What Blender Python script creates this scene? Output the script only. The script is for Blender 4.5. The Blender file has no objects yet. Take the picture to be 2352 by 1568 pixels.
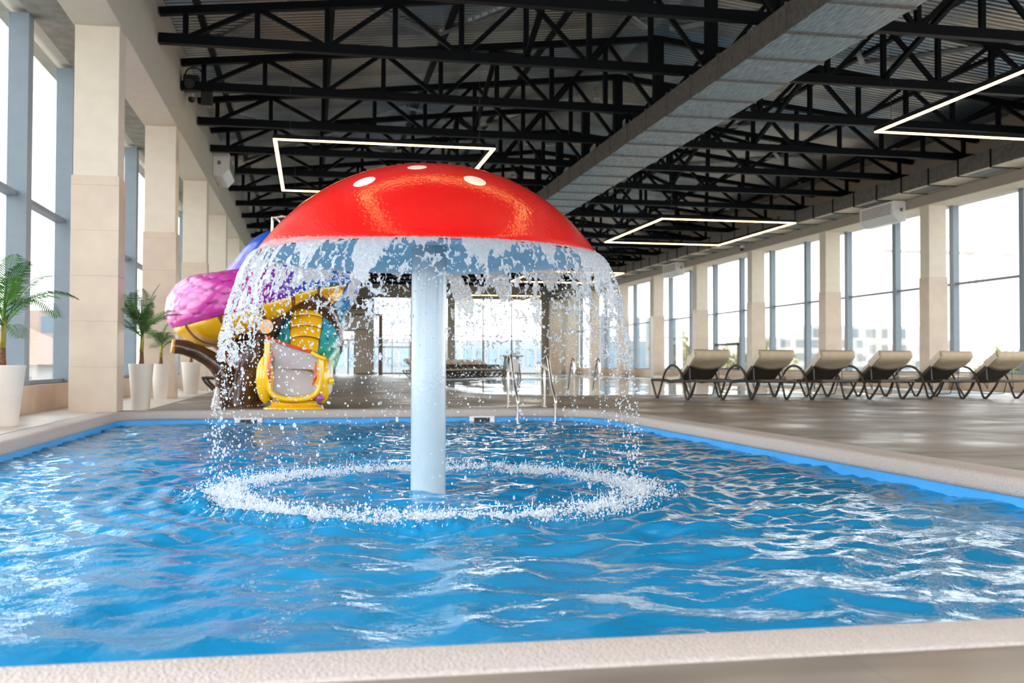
import bpy, bmesh, math, random
import numpy as np
from mathutils import Vector, Matrix
random.seed(7); rng = np.random.default_rng(7)
PI = math.pi
EYE = 0.66
COL = bpy.context.scene.collection
sc = bpy.context.scene

# ------------------------------------------------------------------ helpers
def link(o): COL.objects.link(o); return o

def tag(o, label=None, cat=None, group=None, kind=None):
    if label: o['label'] = label
    if cat: o['category'] = cat
    if group: o['group'] = group
    if kind: o['kind'] = kind
    return o

def empty(name, loc=(0, 0, 0), rz=0.0):
    o = bpy.data.objects.new(name, None); o.location = loc; o.rotation_euler = (0, 0, rz)
    o.empty_display_size = .1
    return link(o)

def children(o): return [c for c in bpy.data.objects if c.parent == o]

def copy_tree(o, parent=None, tree=None):
    c = o.copy(); COL.objects.link(c); c.parent = parent
    for ch in (tree[o.name] if tree else children(o)):
        copy_tree(ch, c, tree)
    return c

def tree_of(root):
    t = {}
    def rec(o):
        t[o.name] = children(o)
        for c in t[o.name]: rec(c)
    rec(root); return t

class MB:
    def __init__(s): s.v = []; s.f = []; s.mi = []; s.cur = 0
    def add(s, vs, fs):
        b = len(s.v); s.v.extend([tuple(p) for p in vs]); s.f.extend([tuple(i + b for i in f) for f in fs]); s.mi.extend([s.cur] * len(fs))
    def box(s, x0, x1, y0, y1, z0, z1):
        s.add([(x0,y0,z0),(x1,y0,z0),(x1,y1,z0),(x0,y1,z0),(x0,y0,z1),(x1,y0,z1),(x1,y1,z1),(x0,y1,z1)],
              [(0,3,2,1),(4,5,6,7),(0,1,5,4),(1,2,6,5),(2,3,7,6),(3,0,4,7)])
    def bar(s, a, b, w, h, up=(0, 0, 1)):
        a = Vector(a); b = Vector(b); d = (b - a).normalized(); up = Vector(up)
        if abs(d.dot(up)) > .98: up = Vector((0, 1, 0))
        sx = d.cross(up).normalized() * (w / 2); uz = sx.normalized().cross(d).normalized() * (h / 2)
        vs = [a - sx - uz, a + sx - uz, a + sx + uz, a - sx + uz, b - sx - uz, b + sx - uz, b + sx + uz, b - sx + uz]
        s.add(vs, [(0,1,2,3),(7,6,5,4),(0,4,5,1),(1,5,6,2),(2,6,7,3),(3,7,4,0)])
    def tube(s, pts, r, n=10, cap=True, closed=False, flat=1.0):
        pts = [Vector(p) for p in pts]; m = len(pts)
        rr = r if isinstance(r, (list, tuple)) else [r] * m
        tang = []
        for i in range(m):
            if closed: t = pts[(i + 1) % m] - pts[i - 1]
            else: t = pts[min(i + 1, m - 1)] - pts[max(i - 1, 0)]
            tang.append(t.normalized())
        up = Vector((0, 0, 1)) if abs(tang[0].z) < .9 else Vector((1, 0, 0))
        u = (up - tang[0] * up.dot(tang[0])).normalized(); vs = []
        for i in range(m):
            u = (u - tang[i] * u.dot(tang[i])).normalized(); w = tang[i].cross(u)
            for k in range(n):
                a = 2 * PI * k / n
                vs.append(pts[i] + (u * math.cos(a) + w * math.sin(a) * flat) * rr[i])
        fs = []
        for i in range(m if closed else m - 1):
            for k in range(n):
                j = (i + 1) % m
                fs.append((i*n + k, i*n + (k+1) % n, j*n + (k+1) % n, j*n + k))
        if cap and not closed:
            fs.append(tuple(range(n))[::-1]); fs.append(tuple((m-1)*n + k for k in range(n)))
        s.add(vs, fs)
    def lathe(s, prof, c=(0, 0, 0), n=48, cap0=False, cap1=False):
        vs = []; fs = []
        for (r, z) in prof:
            for k in range(n):
                a = 2*PI*k/n; vs.append((c[0] + r*math.cos(a), c[1] + r*math.sin(a), c[2] + z))
        for i in range(len(prof) - 1):
            for k in range(n): fs.append((i*n+k, i*n+(k+1) % n, (i+1)*n+(k+1) % n, (i+1)*n+k))
        if cap0: fs.append(tuple(range(n))[::-1])
        if cap1: fs.append(tuple((len(prof)-1)*n + k for k in range(n)))
        s.add(vs, fs)
    def build(s, name, mat, parent=None, smooth=False, bevel=0, sub=0):
        me = bpy.data.meshes.new(name); me.from_pydata(s.v, [], s.f); me.update()
        mats = mat if isinstance(mat, (list, tuple)) else [mat]
        for m in mats: me.materials.append(m)
        if len(mats) > 1: me.polygons.foreach_set('material_index', s.mi)
        o = bpy.data.objects.new(name, me); link(o)
        if parent is not None: o.parent = parent
        if smooth:
            me.polygons.foreach_set('use_smooth', [True]*len(me.polygons))
        if smooth == 'auto':
            try: me.set_sharp_from_angle(angle=math.radians(40))
            except Exception: pass
        if bevel:
            md = o.modifiers.new('bevel', 'BEVEL'); md.width = bevel; md.segments = 2; md.limit_method = 'ANGLE'
        if sub:
            md = o.modifiers.new('sub', 'SUBSURF'); md.levels = sub; md.render_levels = sub
        return o

def np_mesh(name, V, F, mat, parent=None, smooth=True):
    V = np.asarray(V, dtype=np.float32); F = np.asarray(F, dtype=np.int32)
    me = bpy.data.meshes.new(name); k = F.shape[1]
    me.vertices.add(len(V)); me.vertices.foreach_set('co', V.ravel())
    me.loops.add(F.size); me.loops.foreach_set('vertex_index', F.ravel())
    me.polygons.add(len(F)); me.polygons.foreach_set('loop_start', np.arange(0, F.size, k, dtype=np.int32))
    me.polygons.foreach_set('loop_total', np.full(len(F), k, dtype=np.int32))
    me.update(calc_edges=True); me.validate()
    if smooth: me.polygons.foreach_set('use_smooth', np.ones(len(me.polygons), dtype=bool))
    me.materials.append(mat)
    o = bpy.data.objects.new(name, me); link(o)
    if parent is not None: o.parent = parent
    return o

def spline(P, n=8, closed=False):
    P = [Vector(p) for p in P]; out = []; m = len(P)
    for i in range(m if closed else m - 1):
        g = (lambda k: P[k % m]) if closed else (lambda k: P[max(0, min(m-1, k))])
        p0, p1, p2, p3 = g(i-1), g(i), g(i+1), g(i+2)
        for j in range(n):
            t = j / n
            out.append(.5*((2*p1) + (p2-p0)*t + (2*p0-5*p1+4*p2-p3)*t*t + (3*p1-p0-3*p2+p3)*t**3))
    if not closed: out.append(P[-1])
    return out

# ------------------------------------------------------------------ materials
def mat(name, col, rough=.5, metal=0., var=.06, nscale=6., bump=0., bscale=60., coat=0., spec=.5, trans=0., ior=1.45, emit=None, estr=0., stretch=None):
    m = bpy.data.materials.new(name); m.use_nodes = True; nt = m.node_tree; N = nt.nodes; L = nt.links
    b = N['Principled BSDF']
    tc = N.new('ShaderNodeTexCoord'); src = tc.outputs['Object']
    if stretch:
        mp = N.new('ShaderNodeMapping'); mp.inputs['Scale'].default_value = stretch; L.new(src, mp.inputs[0]); src = mp.outputs[0]
    nz = N.new('ShaderNodeTexNoise'); nz.inputs['Scale'].default_value = nscale; nz.inputs['Detail'].default_value = 4; L.new(src, nz.inputs[0])
    rp = N.new('ShaderNodeValToRGB'); c = col
    rp.color_ramp.elements[0].position = .3; rp.color_ramp.elements[1].position = .7
    rp.color_ramp.elements[0].color = tuple(max(0, x*(1-var)) for x in c) + (1,); rp.color_ramp.elements[1].color = tuple(min(1, x*(1+var)) for x in c) + (1,)
    L.new(nz.outputs['Fac'], rp.inputs[0]); L.new(rp.outputs[0], b.inputs['Base Color'])
    b.inputs['Roughness'].default_value = rough; b.inputs['Metallic'].default_value = metal
    b.inputs['Coat Weight'].default_value = coat; b.inputs['Coat Roughness'].default_value = .05
    b.inputs['Specular IOR Level'].default_value = spec
    b.inputs['Transmission Weight'].default_value = trans; b.inputs['IOR'].default_value = ior
    if emit: b.inputs['Emission Color'].default_value = emit + (1,); b.inputs['Emission Strength'].default_value = estr
    if bump:
        n2 = N.new('ShaderNodeTexNoise'); n2.inputs['Scale'].default_value = bscale; n2.inputs['Detail'].default_value = 3; L.new(src, n2.inputs[0])
        bp = N.new('ShaderNodeBump'); bp.inputs['Strength'].default_value = bump; bp.inputs['Distance'].default_value = .01
        L.new(n2.outputs['Fac'], bp.inputs['Height']); L.new(bp.outputs[0], b.inputs['Normal'])
        if coat: L.new(bp.outputs[0], b.inputs['Coat Normal'])
    m.diffuse_color = tuple(c) + (1,)
    return m

def s2l(r, g, b):
    f = lambda c: (c/255/12.92) if c/255 <= .04045 else ((c/255+.055)/1.055)**2.4
    return (f(r), f(g), f(b))

M = {}
M['plaster'] = mat('cream_plaster', (.66,.585,.49), .85, var=.03, bump=.15, bscale=120)
M['beam'] = mat('grey_green_plaster', (.50,.47,.41), .85, var=.03, bump=.1, bscale=90)  # left wall: grey-green tint of its shading mixed into the plaster colour
M['beam_r'] = mat('taupe_beam_plaster', (.33,.285,.24), .85, var=.03)  # right wall beam: shade painted in as a darker plaster
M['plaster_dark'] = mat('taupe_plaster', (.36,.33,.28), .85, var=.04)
M['stone'] = mat('beige_stone_tile', (.58,.475,.385), .35, var=.09, nscale=2.2, spec=.4)
M['sill'] = mat('warm_stone_sill', (.56,.42,.30), .4, var=.15, nscale=2)
M['concrete'] = mat('niche_concrete', (.30,.28,.25), .9, var=.2, nscale=5, bump=.5, bscale=25)
M['alu'] = mat('grey_aluminium', (.22,.265,.31), .45, metal=.0, var=.04)
M['black'] = mat('black_steel', (.003,.0038,.0055), .5, var=.1, spec=.12)
M['galv'] = mat('galvanised_steel', (.33,.34,.35), .35, metal=.8, var=.15)
M['duct_dark'] = mat('duct_side', (.115,.10,.09), .5, metal=.2, var=.3, nscale=9)
M['duct_cream'] = mat('duct_cream_base', (.62,.53,.42), .5, var=.1, nscale=3)  # right duct underside: the light it catches is put into this cream
M['white'] = mat('white_plastic', (.75,.74,.73), .35, var=.03)
M['warm_led'] = mat('warm_led', (1,.8,.55), .4, emit=(1,.56,.17), estr=10.0)
M['red'] = mat('wet_red_gelcoat', (.50,.002,.0015), .5, var=.04, nscale=14, bump=.24, bscale=42, coat=.9, spec=.1)
M['red'].node_tree.nodes['Principled BSDF'].inputs['Coat Roughness'].default_value = .07
M['under'] = mat('light_blue_gelcoat', (.84,.84,.84), .4, var=.04, nscale=3)
M['pole'] = mat('pale_blue_pole_paint', (.31,.39,.44), .25, var=.02, bump=.08, bscale=40, coat=.5)
M['coping'] = mat('pebbled_white_coping', (.46,.415,.395), .55, var=.10, nscale=90, bump=.9, bscale=110)
M['liner'] = mat('blue_pool_liner', (.055,.345,.74), .4, var=.08, nscale=1.5)
M['rim'] = mat('pale_blue_gutter', (.42,.56,.66), .3, var=.06)
M['steel'] = mat('polished_stainless', (.60,.55,.50), .12, metal=1., var=.03)
M['rattan'] = mat('dark_brown_rattan', (.055,.042,.034), .5, var=.3, nscale=40, bump=.5, bscale=140)
M['sling'] = mat('dark_woven_sling', (.035,.029,.022), .7, var=.35, nscale=90, bump=.5, bscale=200)
M['cover'] = mat('sand_canvas_cover', (.42,.35,.25), .85, var=.06, nscale=8, bump=.4, bscale=12)
M['covertop'] = mat('cream_cushion', (.62,.55,.46), .85, var=.05, nscale=8, bump=.3, bscale=14)
M['pot'] = mat('matt_white_pot', (.66,.61,.56), .6, var=.03)
M['pebble'] = mat('pale_pebbles', (.5,.42,.38), .8, var=.3, nscale=60, bump=1., bscale=80)
M['leaf'] = mat('palm_green', (.035,.115,.025), .4, var=.45, nscale=9)
M['leaf_light'] = mat('fresh_palm_green', (.11,.28,.035), .4, var=.3, nscale=9)
M['palm_stem'] = mat('yellow_green_stem', (.30,.26,.04), .5, var=.3, nscale=20)
M['palm_trunk'] = mat('fibrous_brown_trunk', (.16,.075,.035), .8, var=.4, nscale=40, bump=.8, bscale=60)
M['bark'] = mat('glossy_brown_bark', (.075,.030,.014), .22, var=.55, nscale=5, bump=.9, bscale=9, coat=.6, stretch=(1,1,.35))
M['cutwood'] = mat('orange_cut_end', (.75,.33,.04), .3, var=.2, coat=.5)
M['belly'] = mat('yellow_gelcoat', (.78,.43,.006), .2, var=.12, nscale=3, coat=.6)
M['seam'] = mat('brown_painted_seam', (.22,.07,.01), .3, var=.2, coat=.5)
M['yellow'] = mat('bright_yellow_gelcoat', (.85,.52,.004), .18, var=.05, coat=.6)
M['chute_white'] = mat('white_gelcoat', (.62,.58,.60), .25, var=.08, nscale=2, coat=.4)
M['red_trim'] = mat('red_painted_edge', (.62,.06,.02), .3, var=.2, coat=.4)
M['orange'] = mat('rust_orange_gelcoat', (.35,.06,.01), .3, var=.6, nscale=6, coat=.4)
M['pinkpetal'] = mat('violet_gelcoat', (.35,.05,.42), .25, var=.2, coat=.4)
M['steel_grey'] = mat('dark_grey_frame', (.08,.09,.095), .5, var=.1)
M['brown_frame'] = mat('bronze_frame', (.13,.095,.06), .5, var=.15)
M['wood'] = mat('timber_panel', (.27,.19,.10), .6, var=.25, nscale=4, stretch=(1,1,8))
M['grille'] = mat('grey_grille', (.16,.17,.16), .6, var=.1)
M['vdark'] = mat('black_plastic', (.01,.01,.012), .4, var=.1)
M['ext_white'] = mat('pale_render', (.42,.41,.40), .9, var=.05)  # outdoor materials from here: overexposure glare washed into their colours
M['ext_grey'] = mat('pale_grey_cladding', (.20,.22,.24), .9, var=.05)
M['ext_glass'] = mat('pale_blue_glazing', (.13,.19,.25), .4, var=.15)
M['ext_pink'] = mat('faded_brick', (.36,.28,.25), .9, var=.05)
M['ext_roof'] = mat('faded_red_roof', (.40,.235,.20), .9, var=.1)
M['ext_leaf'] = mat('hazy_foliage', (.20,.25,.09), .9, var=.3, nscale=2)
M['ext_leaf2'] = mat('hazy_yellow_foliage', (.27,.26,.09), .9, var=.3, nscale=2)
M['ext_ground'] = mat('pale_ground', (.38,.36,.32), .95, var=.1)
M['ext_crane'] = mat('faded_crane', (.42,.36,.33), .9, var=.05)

def node_mat(name):
    m = bpy.data.materials.new(name); m.use_nodes = True; nt = m.node_tree; nt.nodes.clear()
    return m, nt.nodes, nt.links
def nmix(N, L, a, b, fac):
    x = N.new('ShaderNodeMixShader')
    if isinstance(fac, (int, float)): x.inputs[0].default_value = fac
    else: L.new(fac, x.inputs[0])
    L.new(a, x.inputs[1]); L.new(b, x.inputs[2]); return x.outputs[0]

# thin window glass
def glass_pane():
    m, N, L = node_mat('window_glass')
    t = N.new('ShaderNodeBsdfTransparent'); t.inputs[0].default_value = (.97,.985,.98,1)
    g = N.new('ShaderNodeBsdfGlossy'); g.inputs['Roughness'].default_value = .02
    fr = N.new('ShaderNodeFresnel'); fr.inputs[0].default_value = 1.4
    mu = N.new('ShaderNodeMath'); mu.operation = 'MULTIPLY'; mu.inputs[1].default_value = .6; L.new(fr.outputs[0], mu.inputs[0])
    nz = N.new('ShaderNodeTexNoise'); nz.inputs['Scale'].default_value = .7
    o = N.new('ShaderNodeOutputMaterial'); L.new(nmix(N, L, t.outputs[0], g.outputs[0], mu.outputs[0]), o.inputs[0]); return m
M['glass'] = glass_pane()

# surface of the pools
def water_mat(name, deep, tint, opaque, foam=False, bump=.12, bscale=14.):
    m, N, L = node_mat(name)
    tc = N.new('ShaderNodeTexCoord')
    nz = N.new('ShaderNodeTexNoise'); nz.inputs['Scale'].default_value = bscale; nz.inputs['Detail'].default_value = 3; L.new(tc.outputs['Object'], nz.inputs[0])
    bp = N.new('ShaderNodeBump'); bp.inputs['Strength'].default_value = bump; bp.inputs['Distance'].default_value = .02; L.new(nz.outputs[0], bp.inputs['Height'])
    d = N.new('ShaderNodeBsdfDiffuse'); t = N.new('ShaderNodeBsdfTransparent'); t.inputs[0].default_value = tint + (1,)
    n2 = N.new('ShaderNodeTexNoise'); n2.inputs['Scale'].default_value = .9; n2.inputs['Detail'].default_value = 3; L.new(tc.outputs['Object'], n2.inputs[0])
    rp = N.new('ShaderNodeValToRGB'); rp.color_ramp.elements[0].position = .3; rp.color_ramp.elements[1].position = .7
    rp.color_ramp.elements[0].color = tuple(x*.85 for x in deep) + (1,); rp.color_ramp.elements[1].color = tuple(x*1.12 for x in deep) + (1,)
    L.new(n2.outputs[0], rp.inputs[0]); L.new(rp.outputs[0], d.inputs[0])
    L.new(bp.outputs[0], d.inputs['Normal'])
    body = nmix(N, L, t.outputs[0], d.outputs[0], opaque)
    if foam:
        # foam floating on the water where the curtain lands
        ve = N.new('ShaderNodeVectorMath'); ve.operation = 'SUBTRACT'; ve.inputs[1].default_value = (foam[0], foam[1], 0); L.new(tc.outputs['Object'], ve.inputs[0])
        vm = N.new('ShaderNodeVectorMath'); vm.operation = 'MULTIPLY'; vm.inputs[1].default_value = (1, 1, 0); L.new(ve.outputs[0], vm.inputs[0])
        ln = N.new('ShaderNodeVectorMath'); ln.operation = 'LENGTH'; L.new(vm.outputs[0], ln.inputs[0])
        n3 = N.new('ShaderNodeTexNoise'); n3.inputs['Scale'].default_value = 3.; n3.inputs['Detail'].default_value = 5; L.new(tc.outputs['Object'], n3.inputs[0])
        def mth(op, a, b=None):
            x = N.new('ShaderNodeMath'); x.operation = op
            for i, q in enumerate((a, b)):
                if q is None: continue
                if isinstance(q, (int, float)): x.inputs[i].default_value = q
                else: L.new(q, x.inputs[i])
            return x.outputs[0]
        dr = mth('ABSOLUTE', mth('SUBTRACT', mth('ADD', ln.outputs['Value'], mth('MULTIPLY', mth('SUBTRACT', n3.outputs[0], .5), .35)), foam[2]))
        ring = mth('SUBTRACT', 1., mth('DIVIDE', dr, .15)); ring = mth('MAXIMUM', ring, 0.)
        n4 = N.new('ShaderNodeTexNoise'); n4.inputs['Scale'].default_value = 38.; n4.inputs['Detail'].default_value = 4; L.new(tc.outputs['Object'], n4.inputs[0])
        fac = mth('MINIMUM', mth('MAXIMUM', mth('MULTIPLY', mth('SUBTRACT', mth('ADD', mth('MULTIPLY', ring, .40), n4.outputs[0]), .76), 5.), 0.), .75)
        fd = N.new('ShaderNodeBsdfDiffuse'); fd.inputs[0].default_value = (.75,.82,.88,1)
        body = nmix(N, L, body, fd.outputs[0], fac)
    g = N.new('ShaderNodeBsdfGlossy'); g.inputs['Roughness'].default_value = .03; g.inputs[0].default_value = (1,1,1,1); L.new(bp.outputs[0], g.inputs['Normal'])
    fr = N.new('ShaderNodeFresnel'); fr.inputs[0].default_value = 1.36; L.new(bp.outputs[0], fr.inputs['Normal'])
    o = N.new('ShaderNodeOutputMaterial'); L.new(nmix(N, L, body, g.outputs[0], fr.outputs[0]), o.inputs[0]); return m

def spray_mat(name, white, col=(.85,.9,.95), rough=.03, bump=.0, clear=.0):
    m, N, L = node_mat(name)
    g = N.new('ShaderNodeBsdfGlass'); g.inputs['IOR'].default_value = 1.33; g.inputs['Roughness'].default_value = rough
    d = N.new('ShaderNodeBsdfDiffuse'); d.inputs[0].default_value = col + (1,)
    tl = N.new('ShaderNodeBsdfTranslucent'); tl.inputs[0].default_value = col + (1,)
    tc = N.new('ShaderNodeTexCoord')
    if bump:
        nz = N.new('ShaderNodeTexNoise'); nz.inputs['Scale'].default_value = 55.; nz.inputs['Detail'].default_value = 3; L.new(tc.outputs['Object'], nz.inputs[0])
        bp = N.new('ShaderNodeBump'); bp.inputs['Strength'].default_value = bump; bp.inputs['Distance'].default_value = .02; L.new(nz.outputs[0], bp.inputs['Height'])
        L.new(bp.outputs[0], g.inputs['Normal'])
    body = nmix(N, L, d.outputs[0], tl.outputs[0], .5)
    out = nmix(N, L, g.outputs[0], body, white)
    if clear:
        t = N.new('ShaderNodeBsdfTransparent'); out = nmix(N, L, out, t.outputs[0], clear)
    o = N.new('ShaderNodeOutputMaterial'); L.new(out, o.inputs[0]); return m
M['drops'] = spray_mat('clear_droplets', .34)
M['sheet'] = spray_mat('falling_water', .26, bump=1., clear=.18)
M['foamy'] = spray_mat('white_splash', .75, clear=.3)

# roof sheet: dull reflective trapezoidal metal, ribs along X; bluish reflections painted in as tint noise
def roof_mat():
    m, N, L = node_mat('trapezoidal_roof_sheet'); b = N.new('ShaderNodeBsdfPrincipled')
    tc = N.new('ShaderNodeTexCoord'); w = N.new('ShaderNodeTexWave'); w.bands_direction = 'Y'; w.inputs['Scale'].default_value = 1.9; w.inputs['Distortion'].default_value = 0
    L.new(tc.outputs['Object'], w.inputs[0])
    bp = N.new('ShaderNodeBump'); bp.inputs['Strength'].default_value = .8; bp.inputs['Distance'].default_value = .05; L.new(w.outputs['Fac'], bp.inputs['Height']); L.new(bp.outputs[0], b.inputs['Normal'])
    nz = N.new('ShaderNodeTexNoise'); nz.inputs['Scale'].default_value = .35; nz.inputs['Detail'].default_value = 3; L.new(tc.outputs['Object'], nz.inputs[0])
    rp = N.new('ShaderNodeValToRGB'); rp.color_ramp.elements[0].position = .35; rp.color_ramp.elements[1].position = .65
    rp.color_ramp.elements[0].color = (.27,.37,.48,1); rp.color_ramp.elements[1].color = (.78,.70,.60,1); L.new(nz.outputs[0], rp.inputs[0]); L.new(rp.outputs[0], b.inputs['Base Color'])
    b.inputs['Metallic'].default_value = .9; b.inputs['Roughness'].default_value = .27
    o = N.new('ShaderNodeOutputMaterial'); L.new(b.outputs[0], o.inputs[0]); return m
M['roof'] = roof_mat()

# central duct base: shiny foil with faint weave and streaks
def foil_mat():
    m, N, L = node_mat('foil_duct_base'); b = N.new('ShaderNodeBsdfPrincipled')
    tc = N.new('ShaderNodeTexCoord'); mp = N.new('ShaderNodeMapping'); mp.inputs['Scale'].default_value = (14, 1.2, 1); L.new(tc.outputs['Object'], mp.inputs[0])
    nz = N.new('ShaderNodeTexNoise'); nz.inputs['Scale'].default_value = 3.; nz.inputs['Detail'].default_value = 6; L.new(mp.outputs[0], nz.inputs[0])
    rp = N.new('ShaderNodeValToRGB'); rp.color_ramp.elements[0].position = .35; rp.color_ramp.elements[1].position = .68
    rp.color_ramp.elements[0].color = s2l(96,120,140) + (1,); rp.color_ramp.elements[1].color = s2l(176,192,200) + (1,); L.new(nz.outputs[0], rp.inputs[0]); L.new(rp.outputs[0], b.inputs['Base Color'])
    b.inputs['Metallic'].default_value = .35; b.inputs['Roughness'].default_value = .42
    bp = N.new('ShaderNodeBump'); bp.inputs['Strength'].default_value = .3; bp.inputs['Distance'].default_value = .02; L.new(nz.outputs[0], bp.inputs['Height']); L.new(bp.outputs[0], b.inputs['Normal'])
    o = N.new('ShaderNodeOutputMaterial'); L.new(b.outputs[0], o.inputs[0]); return m
M['foil'] = foil_mat()

def tile_mat(name, c1, c2, bw, bh, grout, rough, streak=(1, 6, 1), mortar=.004):
    m, N, L = node_mat(name); b = N.new('ShaderNodeBsdfPrincipled')
    tc = N.new('ShaderNodeTexCoord'); br = N.new('ShaderNodeTexBrick'); L.new(tc.outputs['Object'], br.inputs[0])
    br.inputs['Scale'].default_value = 1.; br.inputs['Brick Width'].default_value = bw; br.inputs['Row Height'].default_value = bh; br.inputs['Mortar Size'].default_value = mortar
    br.inputs['Color1'].default_value = (1,1,1,1); br.inputs['Color2'].default_value = (.9,.9,.9,1); br.inputs['Mortar'].default_value = grout + (1,)
    mp = N.new('ShaderNodeMapping'); mp.inputs['Scale'].default_value = streak; L.new(tc.outputs['Object'], mp.inputs[0])
    nz = N.new('ShaderNodeTexNoise'); nz.inputs['Scale'].default_value = 1.3; nz.inputs['Detail'].default_value = 7; L.new(mp.outputs[0], nz.inputs[0])
    rp = N.new('ShaderNodeValToRGB'); rp.color_ramp.elements[0].position = .35; rp.color_ramp.elements[1].position = .65
    rp.color_ramp.elements[0].color = c1 + (1,); rp.color_ramp.elements[1].color = c2 + (1,); L.new(nz.outputs[0], rp.inputs[0])
    mx = N.new('ShaderNodeMix'); mx.data_type = 'RGBA'; mx.blend_type = 'MULTIPLY'; mx.inputs[0].default_value = 1.
    L.new(rp.outputs[0], mx.inputs[6]); L.new(br.outputs['Color'], mx.inputs[7]); L.new(mx.outputs[2], b.inputs['Base Color'])
    n2 = N.new('ShaderNodeTexNoise'); n2.inputs['Scale'].default_value = .8; n2.inputs['Detail'].default_value = 4; L.new(tc.outputs['Object'], n2.inputs[0])
    mr = N.new('ShaderNodeMapRange'); mr.inputs[1].default_value = .35; mr.inputs[2].default_value = .65; mr.inputs[3].default_value = rough*.7; mr.inputs[4].default_value = rough*1.3
    L.new(n2.outputs[0], mr.inputs[0]); L.new(mr.outputs[0], b.inputs['Roughness'])
    b.inputs['Specular IOR Level'].default_value = .4
    o = N.new('ShaderNodeOutputMaterial'); L.new(b.outputs[0], o.inputs[0]); return m
M['deck'] = tile_mat('grey_brown_deck_tile', (.145,.125,.108), (.245,.217,.188), 1.2, .6, (.8,.8,.8), .42, streak=(1,3.5,1))
M['pale_tile'] = tile_mat('pale_floor_tile', (.52,.46,.39), (.66,.60,.53), .6, .6, (.8,.8,.8), .4, streak=(1, 1, 1))

# snake skin: violet-pink turning blue along X (object space)
def skin_mat(name, stops, axis='X', lo=0., hi=1.):
    m, N, L = node_mat(name); b = N.new('ShaderNodeBsdfPrincipled')
    tc = N.new('ShaderNodeTexCoord'); sp = N.new('ShaderNodeSeparateXYZ'); L.new(tc.outputs['Object'], sp.inputs[0])
    mr = N.new('ShaderNodeMapRange'); mr.inputs[1].default_value = lo; mr.inputs[2].default_value = hi; L.new(sp.outputs[axis], mr.inputs[0])
    rp = N.new('ShaderNodeValToRGB'); rp.color_ramp.elements[0].position = stops[0][0]; rp.color_ramp.elements[0].color = stops[0][1] + (1,)
    rp.color_ramp.elements[1].position = stops[-1][0]; rp.color_ramp.elements[1].color = stops[-1][1] + (1,)
    for p, c in stops[1:-1]:
        e = rp.color_ramp.elements.new(p); e.color = c + (1,)
    nz = N.new('ShaderNodeTexNoise'); nz.inputs['Scale'].default_value = 5.; L.new(tc.outputs['Object'], nz.inputs[0])
    ad = N.new('ShaderNodeMath'); ad.operation = 'MULTIPLY_ADD'; ad.inputs[1].default_value = .1; L.new(nz.outputs[0], ad.inputs[0]); L.new(mr.outputs[0], ad.inputs[2])
    L.new(ad.outputs[0], rp.inputs[0])
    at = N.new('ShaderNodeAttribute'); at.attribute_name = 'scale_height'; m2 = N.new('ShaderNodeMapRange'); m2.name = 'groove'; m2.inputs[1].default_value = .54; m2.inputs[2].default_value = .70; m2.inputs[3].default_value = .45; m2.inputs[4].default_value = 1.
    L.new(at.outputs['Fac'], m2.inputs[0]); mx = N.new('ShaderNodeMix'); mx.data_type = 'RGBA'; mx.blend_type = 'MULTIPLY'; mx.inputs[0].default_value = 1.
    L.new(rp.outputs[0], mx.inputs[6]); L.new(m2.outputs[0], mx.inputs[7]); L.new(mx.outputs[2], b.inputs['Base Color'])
    b.inputs['Roughness'].default_value = .28; b.inputs['Coat Weight'].default_value = .35; b.inputs['Coat Roughness'].default_value = .06
    o = N.new('ShaderNodeOutputMaterial'); L.new(b.outputs[0], o.inputs[0]); return m
M['skin'] = skin_mat('pink_to_blue_scales', [(0., (.62,.06,.37)), (.55, (.52,.03,.34)), (.72, (.22,.02,.36)), (.88, (.01,.06,.45)), (1., (.0,.12,.42))], 'X', -2.3, .3)
M['skin2'] = skin_mat('blue_to_green_scales', [(0., (.02,.30,.04)), (.3, (.03,.33,.33)), (.55, (.04,.32,.48)), (1., (.0,.06,.40))], 'Z', .7, 2.0)
M['skin3'] = skin_mat('pink_tail_to_blue', [(0., (.50,.05,.50)), (.5, (.12,.06,.55)), (1., (.01,.09,.50))], 'Z', 2.0, 2.7)

# ------------------------------------------------------------------ camera
Rm = [[0.9811927607091064, -0.007407922730596269, -0.19288828117036982], [-0.19300737330612322, -0.022189567863827617, -0.9809463680178888], [0.0029866672919685875, 0.9997263354332694, -0.0232020270591382]]
cam = bpy.data.cameras.new('camera'); co = bpy.data.objects.new('camera', cam); link(co)
mm = Matrix(Rm).to_4x4(); mm.translation = Vector((0, 0, EYE)); co.matrix_world = mm
cam.sensor_width = 36; cam.lens = 36*2343/2352; cam.clip_end = 600; cam.clip_start = .05
cam.dof.use_dof = True; cam.dof.focus_distance = 6.3; cam.dof.aperture_fstop = 3.2
sc.camera = co

# ------------------------------------------------------------------ dimensions
XL, XR = -2.6, 17.35; YF, YB = 71., -5.
SOF = 5.31; CH = 6.11; XC = (XL+XR)/2
POOLC = (.77, 6.80)

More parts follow.
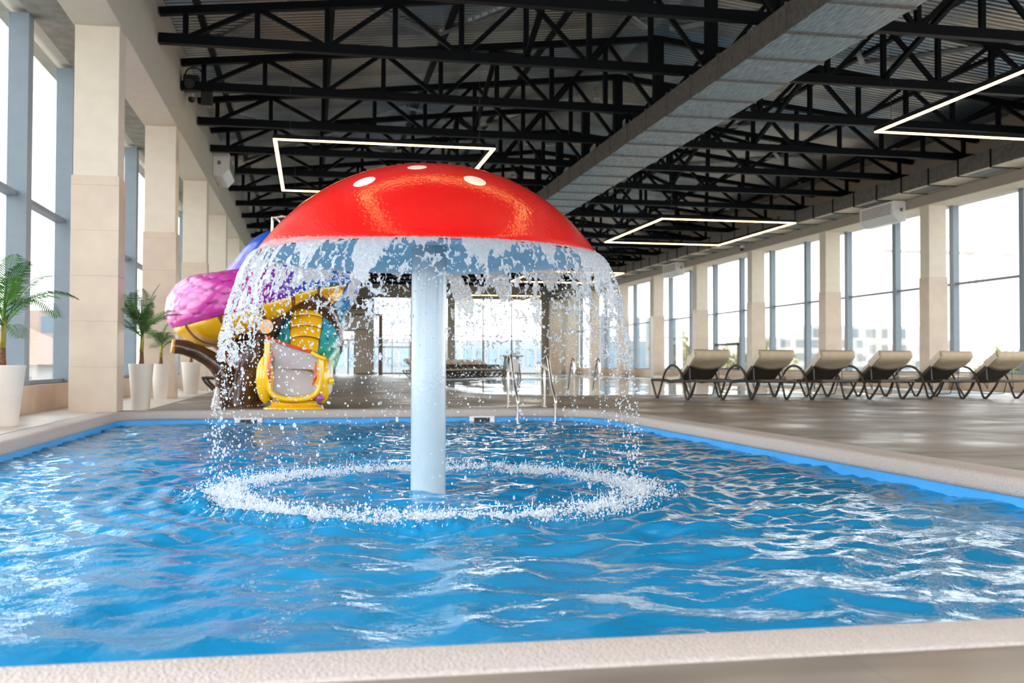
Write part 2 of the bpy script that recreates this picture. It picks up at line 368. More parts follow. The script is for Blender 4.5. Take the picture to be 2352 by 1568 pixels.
# pool outline (inner lip) and offsets
def rounded(P, R, n=10):
    out = []; m = len(P)
    for i in range(m):
        p = Vector(P[i]); a = (Vector(P[i-1]) - p); b = (Vector(P[(i+1) % m]) - p); r = R[i]
        if r <= 0: out.append(p); continue
        an = a.normalized(); bn = b.normalized(); ang = an.angle(bn); d = r / math.tan(ang/2)
        p0 = p + an*d; p1 = p + bn*d; c = p + (an+bn).normalized() * (r / math.sin(ang/2))
        a0 = math.atan2(p0.y-c.y, p0.x-c.x); a1 = math.atan2(p1.y-c.y, p1.x-c.x)
        da = (a1-a0+PI) % (2*PI) - PI
        for k in range(n+1):
            t = a0 + da*k/n; out.append(Vector((c.x + r*math.cos(t), c.y + r*math.sin(t))))
    return out
def offset(P, d):
    out = []; m = len(P)
    for i in range(m):
        t = (P[(i+1) % m] - P[i-1]).normalized(); nrm = Vector((t.y, -t.x))  # outward for CCW
        out.append(P[i] + nrm*d)
    return out
POOL = rounded([Vector((-2.53, 2.45)), Vector((4.13, 2.40)), Vector((4.16, 15.12)), Vector((-2.56, 14.93))], [.35, .35, 1.0, .5])
BIG = rounded([Vector((3.85, 21.7)), Vector((16.3, 21.7)), Vector((16.3, 66.)), Vector((12.2, 66.)), Vector((12.2, 46.5)), Vector((5.6, 46.5)), Vector((4.15, 40.)), Vector((4.02, 30.))], [2.0, .3, .3, .3, .3, 1.5, 3., 3.])

def inside(P, x, y):
    r = np.zeros(x.shape, bool); m = len(P); j = m-1
    for i in range(m):
        xi, yi, xj, yj = P[i].x, P[i].y, P[j].x, P[j].y
        c = ((yi > y) != (yj > y)) & (x < (xj-xi)*(y-yi)/(yj-yi+1e-12)+xi); r ^= c; j = i
    return r

def filled(name, loops, z, m, thick=0., **kw):
    bm = bmesh.new(); es = []
    for lp in loops:
        vs = [bm.verts.new((p[0], p[1], z)) for p in lp]
        for i in range(len(vs)): es.append(bm.edges.new((vs[i], vs[(i+1) % len(vs)])))
    bmesh.ops.triangle_fill(bm, use_beauty=True, use_dissolve=False, edges=es)
    for f in bm.faces:
        if f.normal.z < 0: f.normal_flip()
    if thick:
        r = bmesh.ops.extrude_face_region(bm, geom=list(bm.faces))
        bmesh.ops.translate(bm, verts=[v for v in r['geom'] if isinstance(v, bmesh.types.BMVert)], vec=(0, 0, -thick))
        bmesh.ops.recalc_face_normals(bm, faces=list(bm.faces))
    me = bpy.data.meshes.new(name); bm.to_mesh(me); bm.free(); me.materials.append(m)
    o = bpy.data.objects.new(name, me); return tag(link(o), **kw)

rect = [(-4.2, YB-.2), (19., YB-.2), (19., YF+.2), (-4.2, YF+.2)]
filled('floor', [rect, offset(POOL, .262), offset(BIG, .24)], 0., M['deck'], kind='structure')
# pale tile margin along the left wall
filled('trim_1', [[(-3.72, YB), (-2.83, YB), (-2.83, 15.0), (-2.68, 15.22), (-2.3, 15.24), (-2.3, YF), (-3.72, YF)]], .004, M['pale_tile'], kind='structure')

def rim_sweep(P, prof):
    mb = MB(); m = len(P); vs = []
    for d, z in prof:
        for p in offset(P, d): vs.append((p.x, p.y, z))
    fs = []
    for i in range(len(prof)-1):
        for k in range(m): fs.append((i*m+k, (i+1)*m+k, (i+1)*m+(k+1) % m, i*m+(k+1) % m))
    mb.add(vs, [tuple(reversed(f)) for f in fs]); return mb
splash = tag(empty('splash_pool'), 'small blue splash pool with pebbled off-white coping under the mushroom', 'pool')
bigp = tag(empty('swimming_pool'), 'large swimming pool with pale blue overflow rim beyond the loungers', 'pool')
cp = rim_sweep(POOL, [(.03,-.125), (.0,-.115), (-.004,-.09), (-.004,-.04), (.004,-.018), (.022,-.002), (.05,.006), (.25,.008), (.262,.004), (.262,-.02)]).build('coping', M['coping'], splash, smooth=True)
lb = rim_sweep(POOL, [(.022,-.06), (.022,-1.15)]).build('basin', M['liner'], splash, smooth=True)
bf = MB(); bf.add([(p.x, p.y, -1.15) for p in offset(POOL, .022)], [tuple(range(len(POOL)))]); bf.build('basin_floor', M['liner'], lb)
# big pool rim & basin
br_ = rim_sweep(BIG, [(.0,-.6), (.0,.004), (.02,.012), (.22,.012), (.24,.0)]).build('overflow_rim', M['rim'], bigp, smooth=False)
bb = MB(); bb.add([(p.x, p.y, -.6) for p in BIG], [tuple(range(len(BIG)))])
bb.build('pool_floor', M['rim'], bigp)

# ------------------------------------------------------------------ water surfaces
def waves(x, y, seed=3, n=64, lo=.10, hi=1.1, slope=.15):
    r = np.random.default_rng(seed); h = np.zeros_like(x)
    for i in range(n):
        lam = lo*(hi/lo)**r.random(); th = r.normal(PI/2, .75) if r.random() < .75 else r.random()*2*PI
        k = 2*PI/lam; A = slope*math.sqrt(2/n)/k; ph = r.random()*2*PI
        h += A*np.sin(k*(x*math.cos(th)+y*math.sin(th))+ph + .9*np.sin(x*1.7/ (lam+.4) +ph*2)+ .7*np.sin(y*1.3+ph))
    return h
WZ = -.185
def grid_water(P, x0, x1, y0, y1, dx, dy, hfun, z, name, m, grow=.03):
    xs = np.arange(x0, x1, dx); ys = np.arange(y0, y1, dy); X, Y = np.meshgrid(xs, ys)
    H = hfun(X, Y) + z; nx = len(xs); ny = len(ys)
    ins = inside(offset(P, grow), X, Y)
    idx = np.arange(nx*ny).reshape(ny, nx)
    q = ins[:-1,:-1] & ins[1:,:-1] & ins[:-1,1:] & ins[1:,1:]
    F = np.stack([idx[:-1,:-1][q], idx[:-1,1:][q], idx[1:,1:][q], idx[1:,:-1][q]], 1)
    V = np.stack([X.ravel(), Y.ravel(), H.ravel()], 1)
    used = np.zeros(len(V), bool); used[F.ravel()] = True; mp = np.cumsum(used)-1
    return np_mesh(name, V[used], mp[F], m)
def h_small(X, Y):
    d = np.hypot(X-POOLC[0], Y-POOLC[1])
    calm = .45 + .55*np.clip((Y-3.4)/2.2, 0, 1)            # calmer next to the near edge
    calm = np.maximum(calm, .5+.5*np.clip((X-1.0)/1.5, 0, 1)*.6)
    big = waves(X, Y, 3, 44, .28, 1.2, .10); fine = waves(X, Y, 5, 70, .075, .30, .135)
    ring = .012*np.sin(2*PI*(d-1.42)/.23)*np.exp(-np.abs(d-1.5)/.8)
    n = np.exp(-((d-1.42)/.16)**2)*.02*np.abs(waves(X, Y, 9, 30, .05, .14, 1.)/.012)
    return big + fine*calm + ring*calm + np.clip(n, 0, .035)
M['water'] = water_mat('splash_pool_water', (.011,.27,.56), (.25,.72,1.), .74, foam=(POOLC[0]+.05, POOLC[1], 1.37), bump=.16, bscale=30)
w = grid_water(POOL, -2.7, 4.35, 2.3, 15.3, .022, .022, h_small, WZ, 'pool_water', M['water'])
tag(w, 'rippling bright blue water filling the splash pool', 'water', kind='stuff')
M['water2'] = water_mat('big_pool_water', (.40,.52,.58), (.75,.88,.93), .45, bump=.03, bscale=3)
w = grid_water(BIG, 3.5, 16.6, 21.4, 66.4, .07, .10, lambda X, Y: waves(X, Y, 21, 30, .3, 1.6, .012), -.012, 'pool_water', M['water2'], grow=-.005)
tag(w, 'pale mirror-like water of the large swimming pool behind the loungers', 'water', kind='stuff')

# ------------------------------------------------------------------ splash pool: skimmers and ladder
def skimmer(x, y, label):
    r = empty('skimmer', (x, y, -.165))
    f = MB()
    f.box(-.19, .19, -.02, .0, -.062, -.04); f.box(-.19, .19, -.02, .0, .04, .062); f.box(-.19, -.12, -.02, .0, -.04, .04); f.box(.12, .19, -.02, .0, -.04, .04)
    f.build('frame', M['white'], r, bevel=.004)
    h = MB(); h.box(-.12, .12, .0, .012, -.04, .04); h.build('opening', M['vdark'], r)
    tag(r, label, 'skimmer', 'skimmers in the far pool wall')
skimmer(-.87, 14.99, 'white wall skimmer with dark slot below the brown tree trunk')
skimmer(2.51, 15.085, 'white wall skimmer with dark slot left of the pool ladder')

def ladder(name_label, x, y, rz, gap, base=0., depth=-1., run=.62, top=.80, steps=True):
    r = empty('pool_ladder', (x, y, base), rz)
    for sx in (-gap/2, gap/2):
        P = [(0,0), (0,.35), (0,.60), (-.03,.74), (-.11,top), (-.20,top-.02), (-.27,.66), (-.42,.40), (-run+.02,.16), (-run,.02), (-run,depth*.4), (-run,depth)]
        mb = MB(); mb.tube(spline([(sx, p[0], p[1]) for p in P], 6), .021, 12); mb.build('handrail', M['steel'], r, smooth=True)
        fl = MB(); fl.lathe([(.045,.0), (.045,.014), (.024,.02)], (sx, 0, .006), 20, cap1=True); fl.build('flange', M['steel'], r, smooth='auto')
    if steps:
        for z in (-.42, -.68, -.94):
            mb = MB(); mb.box(-gap/2+.02, gap/2-.02, -run-.04, -run+.04, z-.015, z+.015); mb.build('step', M['steel'], r, bevel=.004)
    tag(r, name_label, 'pool ladder', 'stainless pool ladders')
    return r
ladder('stainless steel ladder with two hooped handrails entering the splash pool', 3.28, 15.52, .03, .58, run=.66)
ladder('stainless steel ladder pair at the near edge of the large pool', 5.88, 21.45, PI, .57, run=.55, depth=-.55, steps=False)
ladder('small stainless ladder at the far side of the large pool', 10.3, 46.2, PI/2, .6, run=.8, depth=-.5, steps=False)

# ------------------------------------------------------------------ mushroom fountain
MX, MY = POOLC[0], 6.80; RZ = 1.39; CR = 1.125; CHh = .585
mush = empty('mushroom_fountain', (MX, MY, -1.15)); Z0 = 1.15
tag(mush, 'red mushroom fountain with white spots on a pale blue column', 'fountain')
RS = (CR*CR+CHh*CHh)/(2*CHh)
prof = []
amax = math.asin(CR/RS)
for i in range(41):
    a = amax*(1-i/40); rr = RS*math.sin(a); zz = RS*math.cos(a)-(RS-CHh)
    zz += .018*math.sin(PI*rr/CR)     # slightly fuller shoulder
    prof.append((max(rr, .0005), zz))
capb = MB(); capb.lathe([(CR-.012,-.022), (CR+.002,-.012)] + prof, (0, 0, Z0+RZ), 160)
def cap_mat():
    m = M['red']; N = m.node_tree.nodes; L = m.node_tree.links; b = N['Principled BSDF']
    tc = N.new('ShaderNodeTexCoord'); old = b.inputs['Base Color'].links[0].from_socket; prev = None
    for (az, rad, rr_) in SPOTS:
        a = rad/RS; c = Vector((RS*math.sin(a)*math.cos(az), RS*math.sin(a)*math.sin(az), RS*math.cos(a)-(RS-CHh)+Z0+RZ+.018*math.sin(PI*rad/CR)))
        d = N.new('ShaderNodeVectorMath'); d.operation = 'DISTANCE'; d.inputs[1].default_value = c; L.new(tc.outputs['Object'], d.inputs[0])
        lt = N.new('ShaderNodeMath'); lt.operation = 'LESS_THAN'; lt.inputs[1].default_value = rr_; L.new(d.outputs['Value'], lt.inputs[0])
        if prev is None: prev = lt.outputs[0]
        else:
            mx = N.new('ShaderNodeMath'); mx.operation = 'MAXIMUM'; L.new(prev, mx.inputs[0]); L.new(lt.outputs[0], mx.inputs[1]); prev = mx.outputs[0]
    mc = N.new('ShaderNodeMix'); mc.data_type = 'RGBA'; L.new(prev, mc.inputs[0]); L.new(old, mc.inputs[6]); mc.inputs[7].default_value = (.78,.74,.66,1)
    L.new(mc.outputs[2], b.inputs['Base Color'])
SPOTS = [(math.radians(231.7), .79, .070), (math.radians(285.6), .77, .070), (math.radians(255.3), .555, .060), (math.radians(30), .75, .07), (math.radians(120), .72, .07), (math.radians(75), .4, .06), (math.radians(170), .6, .07), (math.radians(335), .6, .065)]
cap_mat()
capb.build('cap', M['red'], mush, smooth='auto')
un = MB(); un.lathe([(.11,.06), (.5,.045), (.95,.012), (CR-.03,-.005), (CR-.012,-.022)], (0, 0, Z0+RZ), 120)
un.build('underside', M['under'], mush, smooth=True)
pl = MB(); pl.lathe([(.117,.0), (.117,.6), (.117,Z0+RZ-.16), (.116,Z0+RZ+.065)], (0, 0, 0), 64, cap0=True); pl.build('column', M['pole'], mush, smooth='auto')

# periodic value noise
def vnoise(u, v, nu, nv, seed):
    r = np.random.default_rng(seed); G = r.random((nv+3, nu)); a = u*nu; b = v*nv
    i = np.floor(a).astype(int); j = np.clip(np.floor(b).astype(int), 0, nv+1); fa = a-i; fb = np.clip(b-j, 0, 1)
    fa = fa*fa*(3-2*fa); fb = fb*fb*(3-2*fb); i0 = i % nu; i1 = (i+1) % nu; j1 = j+1
    return (G[j,i0]*(1-fa)+G[j,i1]*fa)*(1-fb)+(G[j1,i0]*(1-fa)+G[j1,i1]*fa)*fb
V0 = .60
def traj(fall):  # outward drift for a given fall height
    return V0*np.sqrt(2*fall/9.81)
NT, NS = 1700, 110; FALL = .70
th, s = np.meshgrid(np.arange(NT)/NT, np.arange(NS)/(NS-1)); fall = s*FALL
slant = th + .012*s
A = .5*vnoise(slant, s, 64, 2, 1) + .3*vnoise(slant, s, 150, 4, 2) + .2*vnoise(slant, s, 340, 12, 3)
Bn = .55*vnoise(slant, s, 90, 9, 4) + .3*vnoise(slant, s, 200, 20, 5) + .15*vnoise(slant, s, 420, 44, 14)
ridge = np.abs(Bn-.5)
dens = .5+.5*np.clip(np.abs(np.cos(2*PI*th))**.8, 0, 1)*1.0     # longer sheets at the two sides
long_ = vnoise(th, s*0, 26, 1, 6)
lim = (.09 + .22*long_**2 + .34*(dens-.5)*2*np.clip(long_+.25,0,1))
cover = 1 - np.clip((fall-.0)/lim, 0, 3)
keep = (A > .455+.27*(1-cover)) | ((ridge < .040*np.clip(1.3-(fall/(lim*2.4)), 0, 1)) & (fall < lim*2.5))
keep |= fall < .012
rad = CR + .006 + traj(fall) + .010*(vnoise(th, s, 500, 60, 7)-.5)*(.3+3*s) + .035*(vnoise(th, s, 60, 5, 8)-.5)*np.clip(s*3, 0, 1)
X = MX+rad*np.cos(2*PI*th); Y = MY+rad*np.sin(2*PI*th); Z = RZ-.012-fall + .006*(vnoise(th, s, 700, 50, 12)-.5)
idx = np.arange(NT*NS).reshape(NS, NT); nx_ = np.roll(idx, -1, 1)
kk = keep[:-1] & keep[1:]
F = np.stack([idx[:-1][kk], idx[1:][kk], nx_[1:][kk], nx_[:-1][kk]], 1)
V = np.stack([X.ravel(), Y.ravel(), Z.ravel()], 1); used = np.zeros(len(V), bool); used[F.ravel()] = True; mp = np.cumsum(used)-1
sheet = np_mesh('water_curtain', V[used], mp[F], M['sheet'])
md = sheet.modifiers.new('thick', 'SOLIDIFY'); md.thickness = .007; md.offset = 0
tag(sheet, 'ragged curtain of clear water spilling off the mushroom rim', 'water', kind='stuff')

# bead clouds
ico = bmesh.new(); bmesh.ops.create_icosphere(ico, subdivisions=2, radius=1); I2V = np.array([v.co[:] for v in ico.verts]); ico.faces.ensure_lookup_table(); I2F = np.array([[v.index for v in f.verts] for f in ico.faces]); ico.free()
ico = bmesh.new(); bmesh.ops.create_icosphere(ico, subdivisions=1, radius=1); I1V = np.array([v.co[:] for v in ico.verts]); I1F = np.array([[v.index for v in f.verts] for f in ico.faces]); ico.free()
def beads(name, P, R, m, BV, BF, stretch=None):
    n = len(P); S = R[:, None, None]*BV[None]*(stretch[:, None, :] if stretch is not None else 1)
    V = (P[:, None, :]+S).reshape(-1, 3); F = (BF[None]+(np.arange(n)*len(BV))[:, None, None]).reshape(-1, 3)
    return np_mesh(name, V, F, m)
n = 10000
u = rng.random(n); t = 2*PI*u
clump = vnoise(u, u*0, 40, 1, 31); ok = rng.random(n) < (.25+.7*clump)*(.62+.38*np.cos(t-PI)**2*(1+.4*np.cos(t-PI))); t = t[ok]; n = len(t)
H = RZ-WZ
fall = .06+(H-.06)*rng.random(n)**1.25
vout = .53 + rng.normal(0, .06, n) - .04*(rng.random(n) < .3)*rng.random(n)*4
rr = CR + np.clip(vout, .2, 1.2)*np.sqrt(2*fall/9.81)
P = np.stack([MX+rr*np.cos(t), MY+rr*np.sin(t), RZ-fall+rng.normal(0, .01, n)], 1)
R = np.clip(rng.lognormal(math.log(.0035), .40, n), .0015, .0085)
st = np.ones((n, 3)); st[:, 2] = 1+rng.random(n)*.9; st[:, :2] *= (.75+.5*rng.random((n, 2)))
d = beads('water_droplets', P, R, M['drops'], I2V, I2F, st); tag(d, 'cloud of clear droplets falling around the mushroom column', 'water', kind='stuff')
# splash crown
n = 38000
t = rng.random(n)*2*PI; lump = vnoise(t/(2*PI), t*0, 60, 1, 41); ok = rng.random(n) < .35+.75*lump; t = t[ok]; n = len(t)
hgt = np.clip(rng.exponential(.015, n), 0, .13); rr = 1.36+rng.normal(0, .085, n)+.08*(vnoise(t/(2*PI), t*0, 22, 1, 43)-.5)
P = np.stack([MX+.05+rr*np.cos(t), MY+rr*np.sin(t), WZ+.012+hgt], 1)
R = np.clip(rng.lognormal(math.log(.0029), .42, n), .0013, .008)
st = .6+.9*rng.random((n, 3)); st[:, 2] += .3
# spikes: strings of beads
sp_P = []; sp_R = []
for i in range(130):
    a = random.random()*2*PI; r0 = 1.36+random.gauss(0, .05); L_ = random.uniform(.03, .13); dr = random.uniform(-.07, .07); da = random.uniform(-.04, .04)
    for k in range(12):
        q = k/11; sp_P.append((MX+.05+(r0+dr*q)*math.cos(a+da*q), MY+(r0+dr*q)*math.sin(a+da*q), WZ+.005+L_*q*(1.6-.6*q))); sp_R.append(.0045*(1-.6*q))
P = np.vstack([P, np.array(sp_P)]); R = np.concatenate([R, np.array(sp_R)]); st = np.vstack([st, np.ones((len(sp_P), 3))*[1, 1, 1.6]])
d = beads('splash_ring', P, R, M['foamy'], I1V, I1F, st); tag(d, 'ring of white splashing water where the curtain hits the pool', 'water', kind='stuff')

# ------------------------------------------------------------------ hall shell
def structure(mb, name, m, **k): return tag(mb.build(name, m, None, **k), kind='structure')
RE, RR = 7.0, 8.22          # roof underside height at eaves / ridge
mb = MB(); mb.box(XL-.62, XL, YB, YF, SOF, RE+.05); mb.box(-4.25, -3.75, YB, YF, 5.42, RE); mb.box(-4.15, -3.72, YB, YF, 0, .36); structure(mb, 'wall_left', M['beam'])
# recolour sill separately
mb = MB(); mb.box(-3.73, -3.69, YB, YF, 0, .37); structure(mb, 'baseboard_left', M['sill'])
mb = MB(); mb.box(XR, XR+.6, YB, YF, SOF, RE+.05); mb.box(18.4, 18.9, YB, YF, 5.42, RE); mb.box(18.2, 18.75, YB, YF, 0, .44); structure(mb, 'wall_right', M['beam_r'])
mb = MB(); mb.box(18.16, 18.21, YB, YF, 0, .45); structure(mb, 'baseboard_right', M['sill'])
mb = MB(); mb.box(-3.75, XL-.62, YB, YF, 5.36, 5.42); structure(mb, 'trim_2', M['concrete'])
mb = MB(); mb.box(XR+.6, 18.4, YB, YF, 5.36, 5.42); structure(mb, 'trim_3', M['plaster'])
# cream soffit under both beams
mb = MB(); mb.box(XL-.62, XL-.003, YB, YF, SOF-.012, SOF); structure(mb, 'trim_4', M['plaster'])
mb = MB(); mb.box(XR+.003, XR+.6, YB, YF, SOF-.012, SOF); structure(mb, 'trim_5', M['plaster'])
# roof
mb = MB(); mb.add([(-4.3, YB-.2, RE), (XC, YB-.2, RR), (XC, YF+.2, RR), (-4.3, YF+.2, RE), (19.05, YB-.2, RE), (19.05, YF+.2, RE)], [(3, 2, 1, 0), (2, 5, 4, 1)])
o = structure(mb, 'ceiling', M['roof']); md = o.modifiers.new('t', 'SOLIDIFY'); md.thickness = .12; md.offset = 1
# far wall
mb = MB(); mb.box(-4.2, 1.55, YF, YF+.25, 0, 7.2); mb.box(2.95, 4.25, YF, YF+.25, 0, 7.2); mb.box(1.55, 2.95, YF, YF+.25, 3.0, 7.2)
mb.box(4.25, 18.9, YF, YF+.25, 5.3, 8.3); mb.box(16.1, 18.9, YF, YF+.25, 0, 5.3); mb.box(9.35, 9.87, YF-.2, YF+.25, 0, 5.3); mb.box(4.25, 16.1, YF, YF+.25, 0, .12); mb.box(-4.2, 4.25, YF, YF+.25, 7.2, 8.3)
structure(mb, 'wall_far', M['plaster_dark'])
mb = MB(); mb.box(-4.2, 18.9, YB-.25, YB, 5.3, 8.3); mb.box(-4.2, 18.9, YB-.25, YB, 0, .4)
for x in (-4.2, .2, 5., 9.8, 14.5, 18.3): mb.box(x, x+.6, YB-.25, YB, .4, 5.3)
structure(mb, 'wall_near', M['plaster'])

near = lambda k: 'nearest' if k == 0 else ordn[k]+' nearest'
# columns
ordn = ['nearest', 'second', 'third', 'fourth', 'fifth', 'sixth', 'seventh', 'eighth', 'ninth', 'tenth', 'eleventh', 'twelfth', 'thirteenth', 'fourteenth', 'fifteenth', 'sixteenth', 'seventeenth', 'eighteenth', 'nineteenth', 'twentieth']
def column(x0, x1, y0, y1, label, grp):
    r = empty('column', ((x0+x1)/2, (y0+y1)/2, 0)); hx = (x1-x0)/2; hy = (y1-y0)/2
    mb = MB(); mb.box(-hx+.02, hx-.02, -hy+.02, hy-.02, 2.9, SOF-.01); mb.build('plaster_shaft', M['plaster'], r, bevel=.008)
    st_ = MB()
    zz = 0.
    while zz < 3.2:
        z1 = min(zz+.62, 3.23); st_.box(-hx, hx, -hy, hy, zz+.002, z1-.002); zz = z1
        if z1 >= 3.23: break
    st_.box(-hx+.004, hx-.004, -hy+.004, hy-.004, 0, 3.22)
    st_.build('stone_cladding', M['stone'], r, bevel=.003)
    tag(r, label, 'column', grp)
for k in range(-1, 10):
    y0 = 14.70+6*k
    if k >= 0:
        if k < 8: column(XL-.62, XL, y0, y0+.5, 'cream column clad in stone tile on the left wall, %s to the camera' % near(k), 'columns along the left wall')
        if k >= 2: column(XR, XR+.6, y0-.37, y0+.12, 'cream column between tall windows on the right wall, %s from the right edge of the photo' % ordn[k-2], 'columns along the right wall')
column(16.6, XR, 70.1, 70.9, 'pale column in the far right corner beside the glazed end wall', 'columns at the far end')

# windows: one per bay, mullions, transom and panes as parts
wn = [0]
def window(side, y0, y1, muls, vent=None):
    wn[0] += 1
    L_ = side == 'left'
    xg = -4.0 if L_ else 18.55; xi = xg+(.26 if L_ else -.20); wdt = .12 if L_ else .10; zt = 2.93 if L_ else 3.07; z0 = .37 if L_ else .45
    r = empty('window_%d' % wn[0], (xg, (y0+y1)/2, z0)); r['kind'] = 'structure'
    oy = (y0+y1)/2
    def B(name, x0, x1, a, b, c, d, m): mb = MB(); mb.box(min(x0,x1)-xg, max(x0,x1)-xg, a-oy, b-oy, c-z0, d-z0); return mb.build(name, m, r, bevel=.006 if name != 'glass_pane' else 0)
    for y in muls: B('mullion', xg, xi, y-wdt, y+wdt, z0, 5.36, M['alu'])
    B('transom', xg-.01, xg+(.14 if L_ else -.1), y0, y1, zt-.035, zt+.035, M['alu'])
    B('sill_rail', xg-.01, xg+(.16 if L_ else -.12), y0, y1, z0, z0+.06, M['alu'])
    B('glass_pane', xg+(.02 if L_ else -.02), xg+(.03 if L_ else -.03), y0, y1, z0, 5.36, M['glass'])
    if vent:
        mb = MB(); a, b = vent[0]-oy, vent[1]-oy; zb, zc = .5-z0, 1.68-z0; x = -.06
        mb.box(x-.08, x+.04, a, a+.09, zb, zc); mb.box(x-.08, x+.04, b-.09, b, zb, zc); mb.box(x-.08, x+.04, a, b, zc-.1, zc); mb.box(x-.08, x+.04, a, b, zb, zb+.08)
        mb.build('vent_sash', M['steel_grey'], r)
for k in range(0, 9):
    y0 = 8.95+6*k
    window('left', y0, y0+6, [m for m in (y0+5.75-.02, y0+8.35-6.)])
for k in range(0, 9):
    y0 = 16.8+6*k
    if y0+6 < 22: continue
    window('right', y0, y0+6, [y0+.95+3-.0, y0+.95], vent=(y0+3.95-.0, y0+6.8-.1) if False else ((42.1, 45.0) if k == 4 else None))
for (x0, x1, ms) in ((4.25, 9.35, (6.8,)), (9.87, 16.1, (11.9, 13.95))):
    wn[0] += 1; r = empty('window_%d' % wn[0], ((x0+x1)/2, YF+.1, 0)); r['kind'] = 'structure'; ox = (x0+x1)/2
    for xm in ms: mb = MB(); mb.box(xm-.05-ox, xm+.05-ox, -.05, .05, .12, 5.3); mb.build('mullion', M['brown_frame'], r)
    mb = MB(); mb.box(x0-ox, x1-ox, -.05, .05, 2.68, 2.76); mb.build('transom', M['brown_frame'], r)
    mb = MB(); mb.box(x0-ox, x1-ox, .0, .01, .12, 5.3); mb.build('glass_pane', M['glass'], r)
# far door
r = empty('door_1', (2.25, YF+.1, 0)); r['kind'] = 'structure'
for nm, b, m in (('frame', [(-.7,-.62,0,3.0), (.62,.7,0,3.0), (.2,.28,0,2.35), (-.7,.7,2.33,2.42), (-.7,.7,2.93,3.0)], M['brown_frame']), ('glass_pane', [(-.62,.62,.02,2.93)], M['glass'])):
    mb = MB()
    for a in b: mb.box(a[0], a[1], -.04 if nm == 'frame' else 0, .04 if nm == 'frame' else .01, a[2], a[3])
    mb.build(nm, m, r)
# porch frame and slatted screen before the far door
r = empty('entrance_frame', (3., 67., 0))
mb = MB(); mb.box(-2.0, 1.55, -.1, .1, 3.85, 4.0); mb.build('beam', M['brown_frame'], r)
mb = MB(); mb.box(1.3, 1.55, -.12, .12, 0, 3.85); mb.build('post', M['brown_frame'], r)
mb = MB(); mb.box(-2., -1.8, -.12, .12, 0, 3.85); mb.build('post', M['brown_frame'], r)
tag(r, 'brown post and beam frame in front of the far glazed door', 'frame')
r = empty('slatted_screen', (3.55, 69.5, 0))
for i in range(7): mb = MB(); mb.box(-.55+i*.17, -.50+i*.17, -.05, .05, .1, 3.0); mb.build('slat', M['wood'], r)
mb = MB(); mb.box(-.6, .6, -.06, .06, 0, .1); mb.build('rail', M['brown_frame'], r)
mb = MB(); mb.box(-.6, .6, -.06, .06, 3.0, 3.08); mb.build('rail', M['brown_frame'], r)
tag(r, 'vertical timber slat screen beside the far door', 'screen')
mb = MB()
for i in range(6): mb.box(-2., 4.2, YF-1.8, YF-.02, 4.35+i*.16, 4.42+i*.16)
r = mb.build('timber_bulkhead', M['wood']); tag(r, 'slatted timber bulkhead high on the far wall above the door', 'panel')

# ------------------------------------------------------------------ roof trusses
xs_post = [XL+.45+1.19*i for i in range(8)]; xs_post = xs_post + [XC] + [XL+XR-x for x in reversed(xs_post)]
zt = lambda x: CH+.55+(1-abs(x-XC)/(XC-XL))*1.12
def truss(y):
    r = empty('roof_truss', (XC, y, CH))
    f = lambda x, z: (x-XC, 0, z-CH)
    mb = MB(); mb.bar(f(XL+.02, CH+.09), f(XR-.02, CH+.09), .15, .17); mb.build('bottom_chord', M['black'], r)
    mb = MB(); mb.bar(f(XL+.02, zt(XL)), f(XC, zt(XC)), .14, .13); mb.bar(f(XC, zt(XC)), f(XR-.02, zt(XR)), .14, .13); mb.build('top_chord', M['black'], r)
    for i, x in enumerate(xs_post):
        wd = .20 if i == 8 else .09
        mb = MB(); mb.bar(f(x, CH+.12), f(x, zt(x)), wd, wd, up=(0,1,0)); mb.build('post', M['black'], r)
    for i in range(16):
        a, b = xs_post[i], xs_post[i+1]
        if i % 2 == 0: p, q = f(a+.08, CH+.16), f(b-.06, zt(b)-.05)
        else: p, q = f(a+.06, zt(a)-.05), f(b-.08, CH+.16)
        mb = MB(); mb.bar(p, q, .08, .08, up=(0,1,0)); mb.build('brace', M['black'], r)
    return r
NTR = 19
t0 = truss(15.08); tr_tree = tree_of(t0)
for k in range(NTR):
    t_ = t0 if k == 0 else copy_tree(t0, None, tr_tree)
    t_.location = (XC, 15.08+3*k, CH)
    tag(t_, 'black steel roof truss, %s to the camera' % near(k), 'roof truss', 'black steel roof trusses across the hall')
# bracing between the trusses
def brace_run(x, label):
    r = empty('roof_bracing', (x, 12.08, CH))
    za = zt(x)-CH
    for k in range(-1, 18):
        y = 3*k+3.
        mb = MB()
        if k % 2: mb.bar((0, y, .16), (0, y+3, za-.1), .09, .09)
        else: mb.bar((0, y, za-.1), (0, y+3, .16), .09, .09)
        mb.build('brace', M['black'], r)
    tag(r, label, 'roof bracing')
brace_run(XL+.45+1.19*5, 'zigzag black bracing linking the trusses left of the central duct')
brace_run(XR-.45-1.19*5, 'zigzag black bracing linking the trusses right of the central duct')
